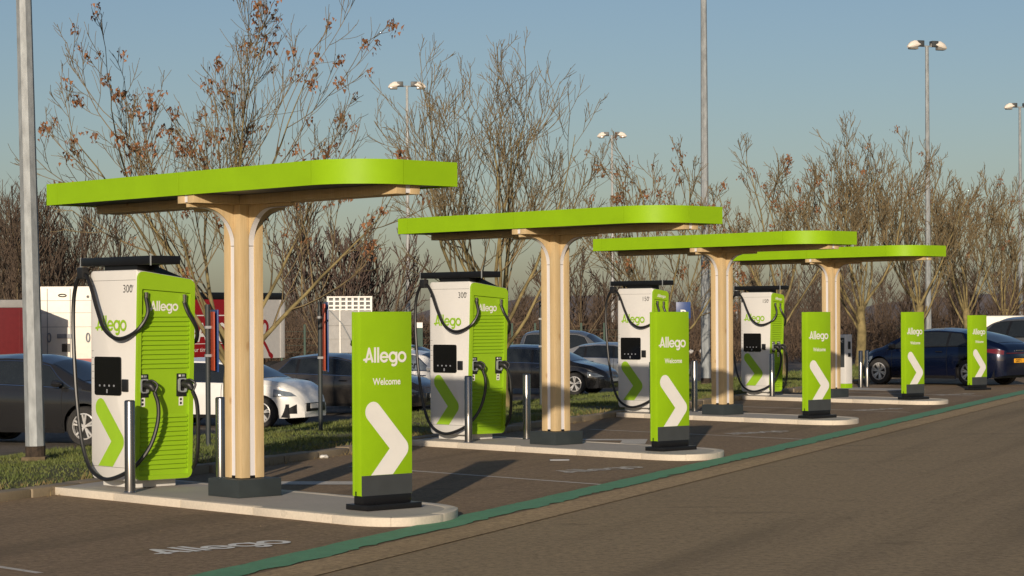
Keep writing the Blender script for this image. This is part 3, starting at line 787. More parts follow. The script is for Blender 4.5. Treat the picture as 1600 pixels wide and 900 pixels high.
# ================================================================== LIGHT POLES
def build_pole(H, r0, r1, label, loc, lean=(0, 0), heads=True, faces=8, bearing=0, base=True, group='tall lighting poles'):
    p = thing('lighting_pole', label, 'light pole', loc, bearing, group); p.rotation_euler = (lean[0], lean[1], bearing)
    mb = MB(); n = faces; zs = np.linspace(0, H, 5)
    v = [((r0 + (r1 - r0) * z / H) * math.cos(2 * math.pi * (i + .5) / n), (r0 + (r1 - r0) * z / H) * math.sin(2 * math.pi * (i + .5) / n), z) for z in zs for i in range(n)]
    f = [(j * n + i, j * n + (i + 1) % n, (j + 1) * n + (i + 1) % n, (j + 1) * n + i) for j in range(4) for i in range(n)] + [tuple(range(4 * n, 5 * n))]
    obj('shaft', MB().add(v, f), 'galvanised' if base else 'grey_pole', p)
    if base:
        obj('base_plate', MB().box(-.17, .17, -.17, .17, -.08, -.0), 'dark_bark', p, bevel=.005)
        obj('base_sleeve', MB().cyl((0, 0, -.1), r0 + .004, r0 + .004, .25, 16), 'rusty_sleeve', p)
    if heads:
        obj('crossarm', MB().tube([(-.30, 0, H), (.30, 0, H)], .035, 8), 'galvanised', p)
        for s in (-1, 1):
            mb = MB(); st = [(.20, .10, .12, 0), (.42, .15, .17, .03), (.66, .19, .22, .0), (.86, .16, .18, -.05), (.98, .08, .07, -.09)]
            v = []; n = 10
            for x, w, h, dz in st:
                for i in range(n):
                    a = 2 * math.pi * i / n; zz = math.sin(a) * h
                    v.append((s * x, math.cos(a) * w, H + .03 + dz + (zz if zz > 0 else zz * .55)))
            f = [(j * n + i, j * n + (i + 1) % n, (j + 1) * n + (i + 1) % n, (j + 1) * n + i) for j in range(4) for i in range(n)] + [tuple(range(n))[::-1], tuple(range(4 * n, 5 * n))]
            hd = obj('lamp_head', MB().add(v, f), 'lamp_body', p, smooth=True)
            obj('ballast_box', MB().box(*sorted((s * .20, s * .52)), -.14, .14, H - .02, H + .24), 'dark_band', hd, bevel=.02)
            obj('lamp_glass', MB().box(*sorted((s * .50, s * .90)), -.13, .13, H - .16, H - .04), 'lamp_glass', hd, bevel=.03)
    return p
build_pole(14.0, .142, .078, 'thick galvanised pole at the left edge of the photo', (-6.87, 32.5, -.05), (0, R_(-1.15)), bearing=R_(0))
build_pole(14.0, .142, .078, 'tall pole rising out of frame behind the third canopy column', (5.74, 67.0, -.08), bearing=R_(12))
build_pole(14.0, .142, .078, 'double-headed lighting pole above the blue car', (18.63, 101.0, -.08), bearing=R_(20))
build_pole(14.6, .142, .078, 'double-headed lighting pole cut by the right edge', (31.0, 137.5, -.08), bearing=R_(8))
gp = 'lighting poles beyond the car park'
build_pole(14.6, .14, .07, 'double-headed lighting pole left of the large bare tree', (-5.42, 118.0, -.6), bearing=R_(4), base=False, group=gp)
build_pole(14.6, .14, .07, 'double-headed lighting pole right of the large bare tree', (6.75, 151.0, -.6), bearing=R_(-6), base=False, group=gp)
build_pole(9.0, .12, .07, 'thin distant pole behind the farthest charger', (18.3, 184.0, -.6), bearing=R_(8), base=False, heads=False, group=gp)

# ================================================================== SIGNS IN THE VERGE
def sign_post(px, D, label, ztop, board, seen=8):
    a, _ = ray(px, 500); x, y = a * D, D; z = zg(x, y) - .03
    s = thing('sign_post', label, 'sign', (x, y, z), -math.atan2(x, y) + R_(seen), 'parking sign posts in the verge')
    obj('post', MB().cyl((0, 0, 0), .038, .038, ztop - z, 14), 'anthracite', s, smooth=True)
    if board:
        z0, z1 = board[0] - z, board[1] - z
        obj('sign_back', MB().box(.045, .062, -.28, .32, z0, z1), 'sign_orange', s, bevel=.004)
        obj('sign_face', MB().box(.095, .115, -.30, .34, z0 - .02, z1 + .03), 'sign_blue', s, bevel=.004)
        obj('clamp', MB().box(-.045, .096, -.05, .05, z1 - .25, z1 - .21), 'galvanised', s)
        obj('clamp', MB().box(-.045, .096, -.05, .05, z0 + .2, z0 + .24), 'galvanised', s)
    return s
sign_post(324.5, 33.5, 'dark post with orange-backed blue board beside the nearest wooden column', 2.13, (1.15, 2.02), 9)
sign_post(500, 38.6, 'dark post with orange-backed blue board left of the nearest totem', 2.20, (1.02, 2.16), 6)
sign_post(845, 49.5, 'blue edge-on sign board beside the second wooden column', 2.25, (1.05, 2.1), -4)
s4 = sign_post(1062, 59.0, 'small blue parking sign showing above the second totem', 2.3, None)
zq = s4.location.z
obj('sign_face', MB().box(-.10, .28, -.06, -.04, 1.85 - zq, 2.28 - zq), 'sign_blue', s4, bevel=.004)
text_print('lettering', 'P', lambda u, v, d: (.0 + u, -.06 - d, 1.86 - zq + v), 0, 0, .22, 'white_print', s4, .003, bold=.02)
# little notice on a green post by the second charger
x, y = ray(656, 505)[0] * 80, 80; z = zg(x, y)
s5 = thing('notice_post', 'small white notice on a green post left of the second charger', 'sign', (x, y, z), 0)
obj('post', MB().box(-.10, .10, -.04, .04, 0, 2.1), 'fence_green', s5); obj('notice', MB().box(-.13, .10, -.06, -.042, 2.05, 2.24), 'white_paint', s5)

# ================================================================== CARS
def interp(T, x): return float(np.interp(x, [a for a, b in T], [b for a, b in T]))
def smooth_tab(T, n=60):
    # monotone-ish smoothing of a profile table
    xs = np.linspace(T[0][0], T[-1][0], n); ys = np.interp(xs, [a for a, b in T], [b for a, b in T])
    for _ in range(2): ys = np.concatenate([[ys[0]], (ys[:-2] + 2 * ys[1:-1] + ys[2:]) / 4, [ys[-1]]])
    return list(zip(xs, ys))
def build_car(name, label, cat, spec, paint, loc, rz, group='cars parked behind the verge'):
    L, W, top, belt, xr, xf, rw = spec['L'], spec['W'], smooth_tab(spec['top'], 90), smooth_tab(spec['belt'], 60), spec['xr'], spec['xf'], spec['rw']
    clear = spec.get('clear', .20); ra = rw + .055; hw = W / 2
    c = thing(name, label, cat, loc, rz, group)
    plan = [(0, .66), (.12, .82), (.45, .95), (1.0, 1.0), (L - 1.1, 1.0), (L - .5, .94), (L - .18, .80), (L, .58)]
    plan = smooth_tab(plan, 70)
    def zb(x):
        z = clear + .10 * max(0, (.5 - x) / .5) ** 1 + .02 * max(0, (x - L + .4) / .4)
        for xc in (xr, xf):
            dx = x - xc
            if abs(dx) < ra: z = max(z, rw + math.sqrt(ra * ra - dx * dx) - .0)
        return z
    def S(x, v, off=0):
        w = hw * interp(plan, x); zt = interp(top, x); zl = min(interp(belt, x), zt - .02)
        z0 = zb(x)
        if v <= 1:
            z = z0 + (zl - z0) * v; q = (z - clear) / max(.2, zl - clear)
            y = w * (.905 + .095 * math.sin(math.pi * min(1, max(0, .12 + .62 * q)))) 
            if q > .8: y -= w * .03 * (q - .8) / .2
        else:
            hh = zt - zl; ze = zl + hh * .86
            wb = w * .968; wr = max(wb - max(.12, hh * .46), wb * .55)
            if v <= 2:
                q = v - 1; z = zl + (ze - zl) * q; y = wb + (wr - wb) * (q * .75 + .25 * q * q)
            else:
                q = v - 2; y = wr * math.cos(q * math.pi / 2) if False else wr * (1 - q); z = ze + (zt - ze) * math.sin(q * math.pi / 2)
        return y, z
    xs = sorted(set([round(q, 3) for q in np.linspace(0, L, 88)] + [round(xc + ra * math.cos(a), 3) for xc in (xr, xf) for a in np.linspace(0, math.pi, 17)]))
    vs_ = [0, .12, .25, .4, .55, .7, .82, .92, 1.0, 1.2, 1.45, 1.7, 1.88, 2.0, 2.12, 2.3, 2.6, 3.0]
    V = []; F = []; n = len(vs_); m = 2 * n - 1
    for x in xs:
        row = [(x, -S(x, v)[0], S(x, v)[1]) for v in vs_]; V += row + [(x, -p[1], p[2]) for p in row[-2::-1]]
    for i in range(len(xs) - 1):
        for j in range(m - 1): F.append((i * m + j, (i + 1) * m + j, (i + 1) * m + j + 1, i * m + j + 1))
    F += [tuple(range(m)), tuple((len(xs) - 1) * m + j for j in range(m))[::-1]]
    body = obj('body', MB().add(V, F), paint, c); shade(body.data, 42)
    # dark floor pan and wheel wells
    obj('underbody', MB().box(.25, L - .25, -hw * .86, hw * .86, clear + .02, clear + .30), 'car_black', c)
    def patch(pname, x0f, x1f, v0, v1, material, side, off=.006, nx=10, nv=6, par=c):
        V = []; F = []
        for i in range(nx + 1):
            for j in range(nv + 1):
                v = v0 + (v1 - v0) * j / nv; x = x0f(v) + (x1f(v) - x0f(v)) * i / nx
                y, z = S(x, v); y2, z2 = S(x, min(3, v + .03)); y1, z1 = S(x, max(0, v - .03)); ty, tz = y2 - y1, z2 - z1; l = math.hypot(ty, tz) or 1
                nx_, nz_ = tz / l, -ty / l
                V.append((x, side * (y + nx_ * off), z + nz_ * off))
        F = [(i * (nv + 1) + j, (i + 1) * (nv + 1) + j, (i + 1) * (nv + 1) + j + 1, i * (nv + 1) + j + 1) for i in range(nx) for j in range(nv)]
        return obj(pname, MB().add(V, F), material, par, smooth=True)
    def patch_z(pname, x0, x1, zlo, zhi, material, side, off=.010, nx=14, nv=5):
        V = []
        for i in range(nx + 1):
            q = i / nx; x = x0 + (x1 - x0) * q
            for j in range(nv + 1):
                z = zlo(q) + (zhi(q) - zlo(q)) * j / nv; z0 = zb(x); zl = min(interp(belt, x), interp(top, x) - .02); v = max(0, min(1, (z - z0) / max(.05, zl - z0)))
                y, zz = S(x, v); V.append((x + off * .6 * (1 if x > L / 2 else -1), side * (y + off), zz))
        F = [(i * (nv + 1) + j, (i + 1) * (nv + 1) + j, (i + 1) * (nv + 1) + j + 1, i * (nv + 1) + j + 1) for i in range(nx) for j in range(nv)]
        return obj(pname, MB().add(V, F), material, c, smooth=True)
    # side glass: spec['win'] = list of (x0 bottom, x1 bottom, x0 top, x1 top)
    for s in (-1, 1):
        gl = spec['win']; xa = min(g_[0] for g_ in gl); xb = max(g_[1] for g_ in gl); xta = min(g_[2] for g_ in gl); xtb = max(g_[3] for g_ in gl)
        lerp = lambda a, b: (lambda v, a=a, b=b: a + (b - a) * (v - 1.06) / .84)
        patch('window_trim', lerp(xa - .05, xta - .05), lerp(xb + .06, xtb + .05), 1.03, 1.93, spec.get('trim', 'chrome'), s, .004, 20)
        patch('window_frame', lerp(xa - .028, xta - .028), lerp(xb + .032, xtb + .028), 1.055, 1.905, 'car_black', s, .0065, 20)
        for g_ in gl: patch('side_window', lerp(g_[0], g_[2]), lerp(g_[1], g_[3]), 1.075, 1.885, spec.get('glass', 'car_glass'), s, .009)
        # door seams and handles
        for xd in spec['doors']: patch('door_seam', lambda v, xd=xd: xd - .006, lambda v, xd=xd: xd + .006, .10, 1.0, 'car_black', s, .003, 1, 10)
        patch('sill', lambda v: xr + ra + .02, lambda v: xf - ra - .02, .0, .10, 'car_black', s, .006, 8, 2)
        for xh in spec['handles']:
            y, z = S(xh, .86); obj('door_handle', MB().tube([(xh - .10, s * (y + .02), z), (xh - .05, s * (y + .035), z), (xh + .05, s * (y + .035), z), (xh + .10, s * (y + .02), z)], .014, 6), spec.get('handle', 'chrome'), c, smooth=True)
        # mirror
        xm = spec['mirror']; y, z = S(xm, 1.05)
        mb = MB(); st = [(-.07, .02), (-.05, .065), (.03, .07), (.09, .045), (.12, .01)]
        v = []; k = 8
        for dx, r in st:
            for i in range(k): a = 2 * math.pi * i / k; v.append((xm + dx, s * (y + .12 + r * 1.4 * math.cos(a)), z + .07 + r * math.sin(a)))
        obj('wing_mirror', mb.add(v, [(j * k + i, j * k + (i + 1) % k, (j + 1) * k + (i + 1) % k, (j + 1) * k + i) for j in range(4) for i in range(k)] + [tuple(range(k))[::-1], tuple(range(4 * k, 5 * k))]), spec.get('mirror_mat', paint), c, smooth=True)
        # lamps
        hz = interp(belt, L - .5); hl = (L - .58, L - .13); zt0 = interp(belt, .3)
        patch_z('headlight', hl[0], hl[1], lambda q: hz - .20 + .02 * q, lambda q: hz - .03 - .09 * q, 'headlight', s)
        patch_z('bumper_vent', L - .36, L - .12, lambda q: .30, lambda q: .36 + .14 * q, 'car_black', s)
        tl_ = spec['tail']; patch_z('tail_light', tl_[0] + .02, tl_[1], lambda q: zt0 - .17 + .07 * q, lambda q: zt0 - .02, 'tail_red', s)
        # wheels
        for xc in (xr, xf):
            wy = s * (hw - .01); t = MB(); prof = [(rw * .66, -.02), (rw * .72, .005), (rw * .93, .005), (rw, -.03), (rw, -.19), (rw * .9, -.21)]; k = 32
            v = [(xc + r * math.cos(2 * math.pi * i / k), wy + s * dy, rw + r * math.sin(2 * math.pi * i / k)) for r, dy in prof for i in range(k)]
            wh = obj('wheel', t.add(v, [(j * k + i, j * k + (i + 1) % k, (j + 1) * k + (i + 1) % k, (j + 1) * k + i) for j in range(5) for i in range(k)]), 'tyre', c, smooth=True)
            rr = rw * .67
            obj('wheel_disc', MB().cyl((xc, wy - s * .07 if s < 0 else wy - .07, rw), rr, rr, .012, 28, 'y'), 'rim_dark', wh)
            mbr = MB(); k = 28; rp = [(rr, -.012), (rr * .90, -.002), (rr * .88, -.05)]
            mbr.add([(xc + r * math.cos(2 * math.pi * i / k), wy + s * dy, rw + r * math.sin(2 * math.pi * i / k)) for r, dy in rp for i in range(k)], [(j * k + i, j * k + (i + 1) % k, (j + 1) * k + (i + 1) % k, (j + 1) * k + i) for j in range(2) for i in range(k)])
            ns_ = spec.get('spokes', 5)
            for q in range(ns_):
                for da in (-.16, .16):
                    a0 = 2 * math.pi * q / ns_ + .3; a1 = a0 + da
                    p0 = (math.cos(a0), math.sin(a0)); p1 = (math.cos(a1), math.sin(a1)); wd = .017
                    q0 = (xc + p0[0] * rr * .12, rw + p0[1] * rr * .12); q1 = (xc + p1[0] * rr * .9, rw + p1[1] * rr * .9)
                    tx, tz = q1[0] - q0[0], q1[1] - q0[1]; l = math.hypot(tx, tz); nx_, nz_ = -tz / l * wd, tx / l * wd
                    yy0, yy1 = wy - s * .03, wy - s * .012
                    mbr.add([(q0[0] + nx_, yy0, q0[1] + nz_), (q1[0] + nx_, yy1, q1[1] + nz_), (q1[0] - nx_, yy1, q1[1] - nz_), (q0[0] - nx_, yy0, q0[1] - nz_),
                             (q0[0] + nx_, yy0 - s * .03, q0[1] + nz_), (q1[0] + nx_, yy1 - s * .03, q1[1] + nz_), (q1[0] - nx_, yy1 - s * .03, q1[1] - nz_), (q0[0] - nx_, yy0 - s * .03, q0[1] - nz_)],
                            [(0, 1, 2, 3), (0, 4, 5, 1), (3, 2, 6, 7), (4, 7, 6, 5)])
            mbr.cyl((xc, (wy - s * .035) if s > 0 else wy + .01, rw), rr * .16, rr * .16, .02, 16, 'y')
            obj('rim', mbr, 'rim', wh)
    # windscreen and rear window across the top surface
    for (pn, a0, a1) in (('windscreen', *spec['screen']), ('rear_window', *spec['rear'])):
        V = []; F = []; nx, ny = 8, 12
        for i in range(nx + 1):
            x = a0 + (a1 - a0) * i / nx
            for j in range(ny + 1):
                q = -1 + 2 * j / ny; v = 2.05 + .95 * (1 - abs(q)) if abs(q) < 1 else 2.05
                y, z = S(x, v); V.append((x, math.copysign(y, q) if abs(q) > 1e-6 else 0, z + .008))
        F = [(i * (ny + 1) + j, (i + 1) * (ny + 1) + j, (i + 1) * (ny + 1) + j + 1, i * (ny + 1) + j + 1) for i in range(nx) for j in range(ny)]
        obj(pn, MB().add(V, F), 'car_glass', c, smooth=True)
    # grille and plates on the end faces
    obj('grille', MB().box(L - .03, L + .012, -hw * .50, hw * .50, .34, .52), 'car_black', c, bevel=.01)
    obj('number_plate', MB().box(L + .012, L + .018, -.26, .26, .40, .50), 'white_paint', c)
    return c, S
hatch = dict(L=4.28, W=1.80, xr=.86, xf=3.44, rw=.32, top=[(0, .80), (.05, 1.0), (.28, 1.30), (.62, 1.43), (1.5, 1.475), (2.2, 1.465), (2.65, 1.39), (3.30, 1.04), (3.85, .97), (4.16, .82), (4.28, .50)], belt=[(0, .78), (.4, .97), (1.5, .95), (3.1, .93), (3.7, .88), (4.1, .74), (4.28, .5)],
    win=[(.62, 1.42, .80, 1.42), (1.50, 2.98, 1.50, 2.42)], doors=[1.46, 2.50, 3.02], handles=[1.62, 2.68], mirror=2.92, head=(3.66, 4.12, .70, .95), tail=(.04, .32, .72, .98), screen=(2.55, 3.30), rear=(.12, .52), trim='chrome')
sedan = dict(L=4.77, W=1.83, xr=1.0, xf=3.86, rw=.335, top=[(0, .82), (.06, 1.02), (.55, 1.10), (1.25, 1.40), (1.9, 1.47), (2.5, 1.455), (3.0, 1.34), (3.72, .98), (4.3, .87), (4.68, .70), (4.77, .48)], belt=[(0, .80), (.5, .98), (1.8, .95), (3.4, .90), (4.1, .80), (4.77, .5)],
    win=[(1.02, 1.52, 1.36, 1.52), (1.60, 2.52, 1.60, 2.46), (2.60, 3.42, 2.54, 2.86)], doors=[1.56, 2.56, 3.44], handles=[1.78, 2.80], mirror=3.26, head=(4.2, 4.62, .66, .95), tail=(.04, .40, .70, .98), screen=(2.92, 3.66), rear=(.62, 1.2), trim='chrome')
wagon = dict(L=4.77, W=1.83, xr=.95, xf=3.80, rw=.335, top=[(0, .80), (.05, 1.05), (.40, 1.36), (.9, 1.46), (1.9, 1.49), (2.5, 1.47), (3.0, 1.36), (3.72, .99), (4.3, .88), (4.68, .70), (4.77, .48)], belt=[(0, .80), (.5, .98), (1.8, .95), (3.4, .90), (4.1, .80), (4.77, .5)],
    win=[(.52, 1.42, .70, 1.42), (1.50, 2.44, 1.50, 2.40), (2.52, 3.40, 2.48, 2.82)], doors=[1.46, 2.48, 3.38], handles=[1.70, 2.74], mirror=3.2, head=(4.2, 4.62, .66, .95), tail=(.04, .36, .70, .98), screen=(2.92, 3.66), rear=(.08, .36), trim='chrome')
suv = dict(L=4.70, W=1.88, xr=.93, xf=3.72, rw=.365, clear=.24, top=[(0, .95), (.05, 1.18), (.35, 1.50), (.8, 1.63), (1.9, 1.68), (2.5, 1.66), (2.95, 1.55), (3.68, 1.17), (4.3, 1.05), (4.62, .86), (4.70, .55)], belt=[(0, .95), (.5, 1.13), (1.8, 1.10), (3.4, 1.05), (4.1, .95), (4.7, .6)],
    win=[(.60, 1.42, .80, 1.42), (1.50, 2.44, 1.50, 2.40), (2.52, 3.46, 2.48, 2.86)], doors=[1.46, 2.48, 3.26], handles=[1.70, 2.74], mirror=3.2, head=(4.1, 4.55, .68, .96), tail=(.04, .34, .70, .98), screen=(2.90, 3.62), rear=(.08, .34), trim='chrome')
ev = dict(L=4.69, W=1.88, xr=.98, xf=3.88, rw=.36, clear=.19, top=[(0, .95), (.08, 1.10), (.75, 1.34), (1.35, 1.50), (2.1, 1.555), (2.7, 1.53), (3.1, 1.42), (3.85, 1.04), (4.3, .94), (4.6, .76), (4.69, .5)], belt=[(0, .93), (.5, 1.06), (1.8, 1.03), (3.4, .97), (4.1, .86), (4.69, .55)],
    win=[(.98, 1.62, 1.30, 1.62), (1.70, 2.62, 1.70, 2.56), (2.70, 3.55, 2.64, 3.0)], doors=[1.66, 2.66, 3.44], handles=[1.9, 2.9], mirror=3.35, head=(4.1, 4.55, .7, .96), tail=(.03, .50, .86, .97), screen=(3.02, 3.78), rear=(.25, 1.15), trim='car_black', handle='car_black', mirror_mat='car_black')
van = dict(L=4.40, W=1.84, xr=.85, xf=3.55, rw=.32, top=[(0, 1.0), (.03, 1.45), (.16, 1.74), (.5, 1.82), (1.8, 1.84), (2.5, 1.80), (2.9, 1.66), (3.5, 1.18), (4.0, 1.04), (4.32, .82), (4.40, .5)], belt=[(0, 1.0), (.5, 1.12), (1.8, 1.10), (3.2, 1.05), (3.9, .92), (4.4, .55)],
    win=[(.28, 1.05, .36, 1.05), (1.15, 2.1, 1.15, 2.06), (2.2, 3.25, 2.16, 2.78)], doors=[1.24, 2.15, 3.14], handles=[1.3, 2.35], mirror=3.0, head=(3.8, 4.22, .68, .95), tail=(.02, .18, .60, .98), screen=(2.85, 3.45), rear=(.04, .14), trim='paint_silver')
HEAD = np.array([math.cos(AR), -math.sin(AR)]); RIGHT = np.array([-math.sin(AR), -math.cos(AR)])
W0 = np.array([-7.8, 41.0])
def place(s, spec, n_off=0):
    p = W0 + DV * s + NV * n_off; o = p - HEAD * spec['xf'] - RIGHT * (spec['W'] / 2)
    nn = to_dn(*p)[1]; return (float(o[0]), float(o[1]), zn(nn) + .006)
def car_at(px, D, spec):
    x = ray(px, 560)[0] * D; o = np.array([x, D]) - HEAD * spec['xf'] - RIGHT * (spec['W'] / 2); return (float(o[0]), float(o[1]), zg(x, D) + .008)
build_car('parked_car', 'dark grey sport utility car behind the thick galvanised pole', 'car', suv, 'paint_grey', place(0.0, suv), -AR)
build_car('parked_car', 'white hatchback with black bumper vents behind the nearest wooden column', 'car', hatch, 'paint_white', place(7.0, hatch), -AR)
build_car('parked_car', 'dark brown-grey saloon behind the nearest welcome totem', 'car', dict(sedan, handle='car_black'), 'paint_brown', place(13.3, sedan), -AR)
cw, Sw = build_car('parked_car', 'white car with lettered window left of the second charger', 'car', dict(hatch, glass='headlight'), 'paint_white', place(17.4, hatch), -AR)
def wfn(u, v, d):
    x = 2.0 + u; y, z = Sw(x, 1.0 + v); return (x, -(y + .012 + d), z)
text_print('lettering', 'bber', lambda u, v, d: wfn(u, .18 + v * 2.3, d), .0, 0, .19, 'car_black', cw, .004, sx=1.0, bold=.03)
build_car('parked_car', 'dark estate car behind the second wooden column', 'car', wagon, 'paint_grey', place(26.9, wagon), -AR)
build_car('parked_car', 'silver saloon left of the third charger', 'car', sedan, 'paint_silver', place(34.5, sedan), -AR)
build_car('parked_car', 'silver high-roofed car in the back row behind the dark estate', 'car', van, 'paint_midgrey', car_at(938, 88, van), -AR, 'cars in the back row')
build_car('parked_car', 'white-bonneted car in the back row above the lettered white car', 'car', hatch, 'paint_white', car_at(668, 78, hatch), -AR, 'cars in the back row')
# blue car, nose in towards the verge, tail to us
def place_nose_left(px, D, spec, hdg, z):
    h = np.array([-math.cos(hdg), math.sin(hdg)]); left = np.array([-h[1], h[0]])
    x = ray(px, 560)[0] * D; o = np.array([x, D]) - h * spec['xf'] - left * (spec['W'] / 2)
    return (float(o[0]), float(o[1]), z), math.atan2(h[1], h[0])
lc, rz = place_nose_left(1372, 62.0, ev, R_(45), .01)
cb, Sb = build_car('parked_car', 'glossy dark blue car parked nose-in behind the rightmost totems', 'car', dict(ev, spokes=6), 'paint_blue', lc, rz, None)
pl = obj('number_plate', MB().box(-.03, -.012, -.26, .26, .62, .73), 'plate_yellow', cb)
text_print('lettering', 'G071', lambda u, v, d: (-.03 - d, .22 - u, .635 + v), 0, 0, .08, 'car_black', pl, .002, sx=1.15, bold=.02)
obj('rear_emblem', MB().box(-.03, -.016, -.16, .16, .93, .955), 'chrome', cb)
obj('rear_light_bar', MB().box(-.012, .03, -.60, .60, .865, .885), 'tail_red', cb)
lc, rz = place_nose_left(1516, 77.0, van, R_(45), .01)
build_car('parked_car', 'grey car at the right edge behind the blue car', 'car', dict(van, trim='car_black'), 'paint_midgrey', lc, rz, None)

# ================================================================== LORRIES AND TRAILERS
def trailer(name, label, p0, p1, width, z0, z1, zgr, side, roof='black_metal'):
    p0 = np.array(p0); p1 = np.array(p1); L = float(np.linalg.norm(p1 - p0)); d = (p1 - p0) / L
    t = thing(name, label, 'lorry trailer', (float(p0[0]), float(p0[1]), zgr), math.atan2(d[1], d[0]))
    a, b = z0 - zgr, z1 - zgr
    obj('box_body', MB().box(0, L, .0, width, a, b - .28), side, t, bevel=.02)
    obj('roof_rail', MB().box(-.02, L + .02, -.02, width + .02, b - .28, b), roof, t, bevel=.03)
    obj('chassis', MB().box(.4, L - .4, .7, width - .7, a - .25, a), 'car_black', t)
    for xw in (L * .68, L * .68 + 1.2, .25 * L):
        for yw in (.02, width - .32): obj('wheel', MB().cyl((xw, yw, .5), .5, .5, .3, 24, 'y'), 'tyre', t, smooth=True)
    obj('rear_bumper', MB().box(-.03, .06, .1, width - .1, .45, .6), 'red_panel', t)
    return t, L
zt_ = -.82
A0 = ray(303, 500)[0] * 88, 88.0; B0 = ray(444, 500)[0] * 92.5, 92.5
t1, L1 = trailer('box_trailer', 'red and grey box trailer with white lettering behind the nearest column', A0, B0, 2.5, .30, 2.95, zt_, 'red_panel')
ofs = -zt_
gx = 3.1
obj('white_side_panel', MB().box(gx, L1 - .29, -.012, .0, .30 + ofs, 2.67 + ofs), 'lorry_grey', t1)
obj('rear_door_frame', MB().box(L1 - .28, L1 + .006, -.03, .0, .30 + ofs, 2.67 + ofs), 'lorry_grey', t1, bevel=.01)
tf = lambda u, v, d: (u, -.004 - d, v + ofs)
text_print('lettering', 'RANS', tf, -.32, 1.02, .72, 'white_paint', t1, .006, sx=.82, bold=.02)
text_print('lettering', 'your timing,  e.', tf, -.25, .62, .17, 'white_paint', t1, .006, sx=1.1)
obj('stripe', MB().box(.05, gx, -.010, -.002, 2.02 + ofs, 2.06 + ofs), 'white_paint', t1); obj('stripe', MB().box(.05, gx, -.010, -.002, .92 + ofs, .945 + ofs), 'white_paint', t1)
hook = [(4.0, 1.62), (4.2, 1.80), (4.38, 1.62), (4.3, 1.3), (4.05, 1.12)]
S1 = [stroke([tuple(p) for p in catmull([(a, b) for a, b in hook], 8)], .07), stroke([(4.02, 1.1), (4.28, .80), (4.52, .45)], .07), stroke([(4.52, .45), (4.62, .38)], .1)]
mb = print_mesh([([tuple(p) for p in v], f) for v, f in S1], lambda u, v, d: (u, -.013 - d, v + ofs), .002); obj('emblem', mb, 'red_panel', t1)
# white box body seen from behind
xw = ray(40, 500)[0] * 83
t2 = thing('box_trailer', 'white box trailer rear with coiled hoses between the pole and nearest charger', 'lorry trailer', (xw, 83.0, zt_), R_(2))
obj('box_body', MB().box(0, 2.52, 0, 9, .44 + ofs, 3.13 + ofs), 'truck_white', t2, bevel=.03)
obj('rear_bumper', MB().box(.05, 2.45, -.03, .2, .30 + ofs, .47 + ofs), 'red_panel', t2)
for x0 in (.78, 1.62):  obj('door_post', MB().box(x0, x0 + .03, -.012, 0, .50 + ofs, 3.05 + ofs), 'truck_grey', t2)
for zz in (1.63, 2.15, 2.6): obj('rib', MB().box(.05, 2.47, -.008, 0, zz + ofs, zz + .018 + ofs), 'truck_grey', t2)
obj('vent', MB().box(1.32, 1.62, -.02, 0, .72 + ofs, 1.02 + ofs), 'black_plastic', t2); obj('connector_panel', MB().box(1.15, 1.78, -.05, 0, 1.22 + ofs, 1.38 + ofs), 'litter_grey', t2)
for hx_ in (.86, 2.28):
    obj('hose_coil', MB().tube([(hx_ + .06 * math.cos(a), -.04, 1.25 + ofs + .16 * math.sin(a)) for a in np.linspace(0, 2 * math.pi, 20)], .025, 6), 'litter_grey', t2)
obj('lamp', MB().cyl((2.28, -.03, 2.75 + ofs), .05, .05, .03, 12, 'y'), 'black_plastic', t2)
obj('handle', MB().tube([(1.35 + .14 * math.cos(a), -.03, 2.80 + ofs + .045 * math.sin(a)) for a in np.linspace(0, 2 * math.pi, 20)], .02, 6), 'black_plastic', t2)
for xx in (.1, 2.1):
    for yy in (1.0, 2.2, 7.5): obj('wheel', MB().cyl((xx, yy, .5), .5, .5, .32, 24, 'x'), 'tyre', t2, smooth=True)
obj('chassis', MB().box(.7, 1.8, .3, 8.7, .15 + ofs, .44 + ofs), 'car_black', t2)
# dark red curtain-sided trailer at the frame edge
xa = ray(-150, 500)[0] * 78; xb = ray(62, 500)[0] * 80
t3, L3 = trailer('curtain_trailer', 'dark red curtain-sided trailer at the left edge', (xa, 78.0), (xb, 80.0), 2.5, -.15, 2.62, zt_, 'dark_red_panel', 'truck_grey')
for i in range(1, 5): obj('strap', MB().box(i * 1.0 - .02, i * 1.0 + .02, -.012, 0, -.1 + ofs, 2.3 + ofs), 'dark_red_panel', t3)
# grey signal-board trailer, seen from behind
xg, Dg = ray(511, 500)[0] * 78, 78.0
sb = thing('signal_board', 'grey arrow-board trailer with slotted white top left of the nearest totem', 'signal board', (xg, Dg, zg(xg, Dg)), 0)
zz = -sb.location.z
z0, z1, z2 = .72 + zz, 2.17 + zz, 2.62 + zz
obj('panel', MB().box(0, 1.56, 0, .05, z0, z1), 'truck_grey', sb)
fr = [(0, .03), (.43, .47), (1.08, 1.12), (1.53, 1.56)]
for a, b in fr: obj('frame_post', MB().box(a, b, -.05, .0, z0 - .05, z2), 'white_paint', sb)
for a in (z0, 1.2 + zz, 1.67 + zz): obj('frame_rail', MB().box(0, 1.56, -.03, 0.0, a - .012, a + .012), 'truck_grey', sb)
for r_ in range(4): obj('slat', MB().box(0, 1.56, -.02, .04, z1 + .01 + r_ * .15 - (.02 if r_ else 0), z1 + .06 + r_ * .15 - (.02 if r_ else 0)), 'white_paint', sb)
for q in range(8): obj('slat_divider', MB().box(q * .213, q * .213 + .075, -.022, .038, z1, z2 - .02), 'white_paint', sb)
obj('back_net', MB().box(0.01, 1.55, .06, .07, z1, z2), 'dark_band', sb)
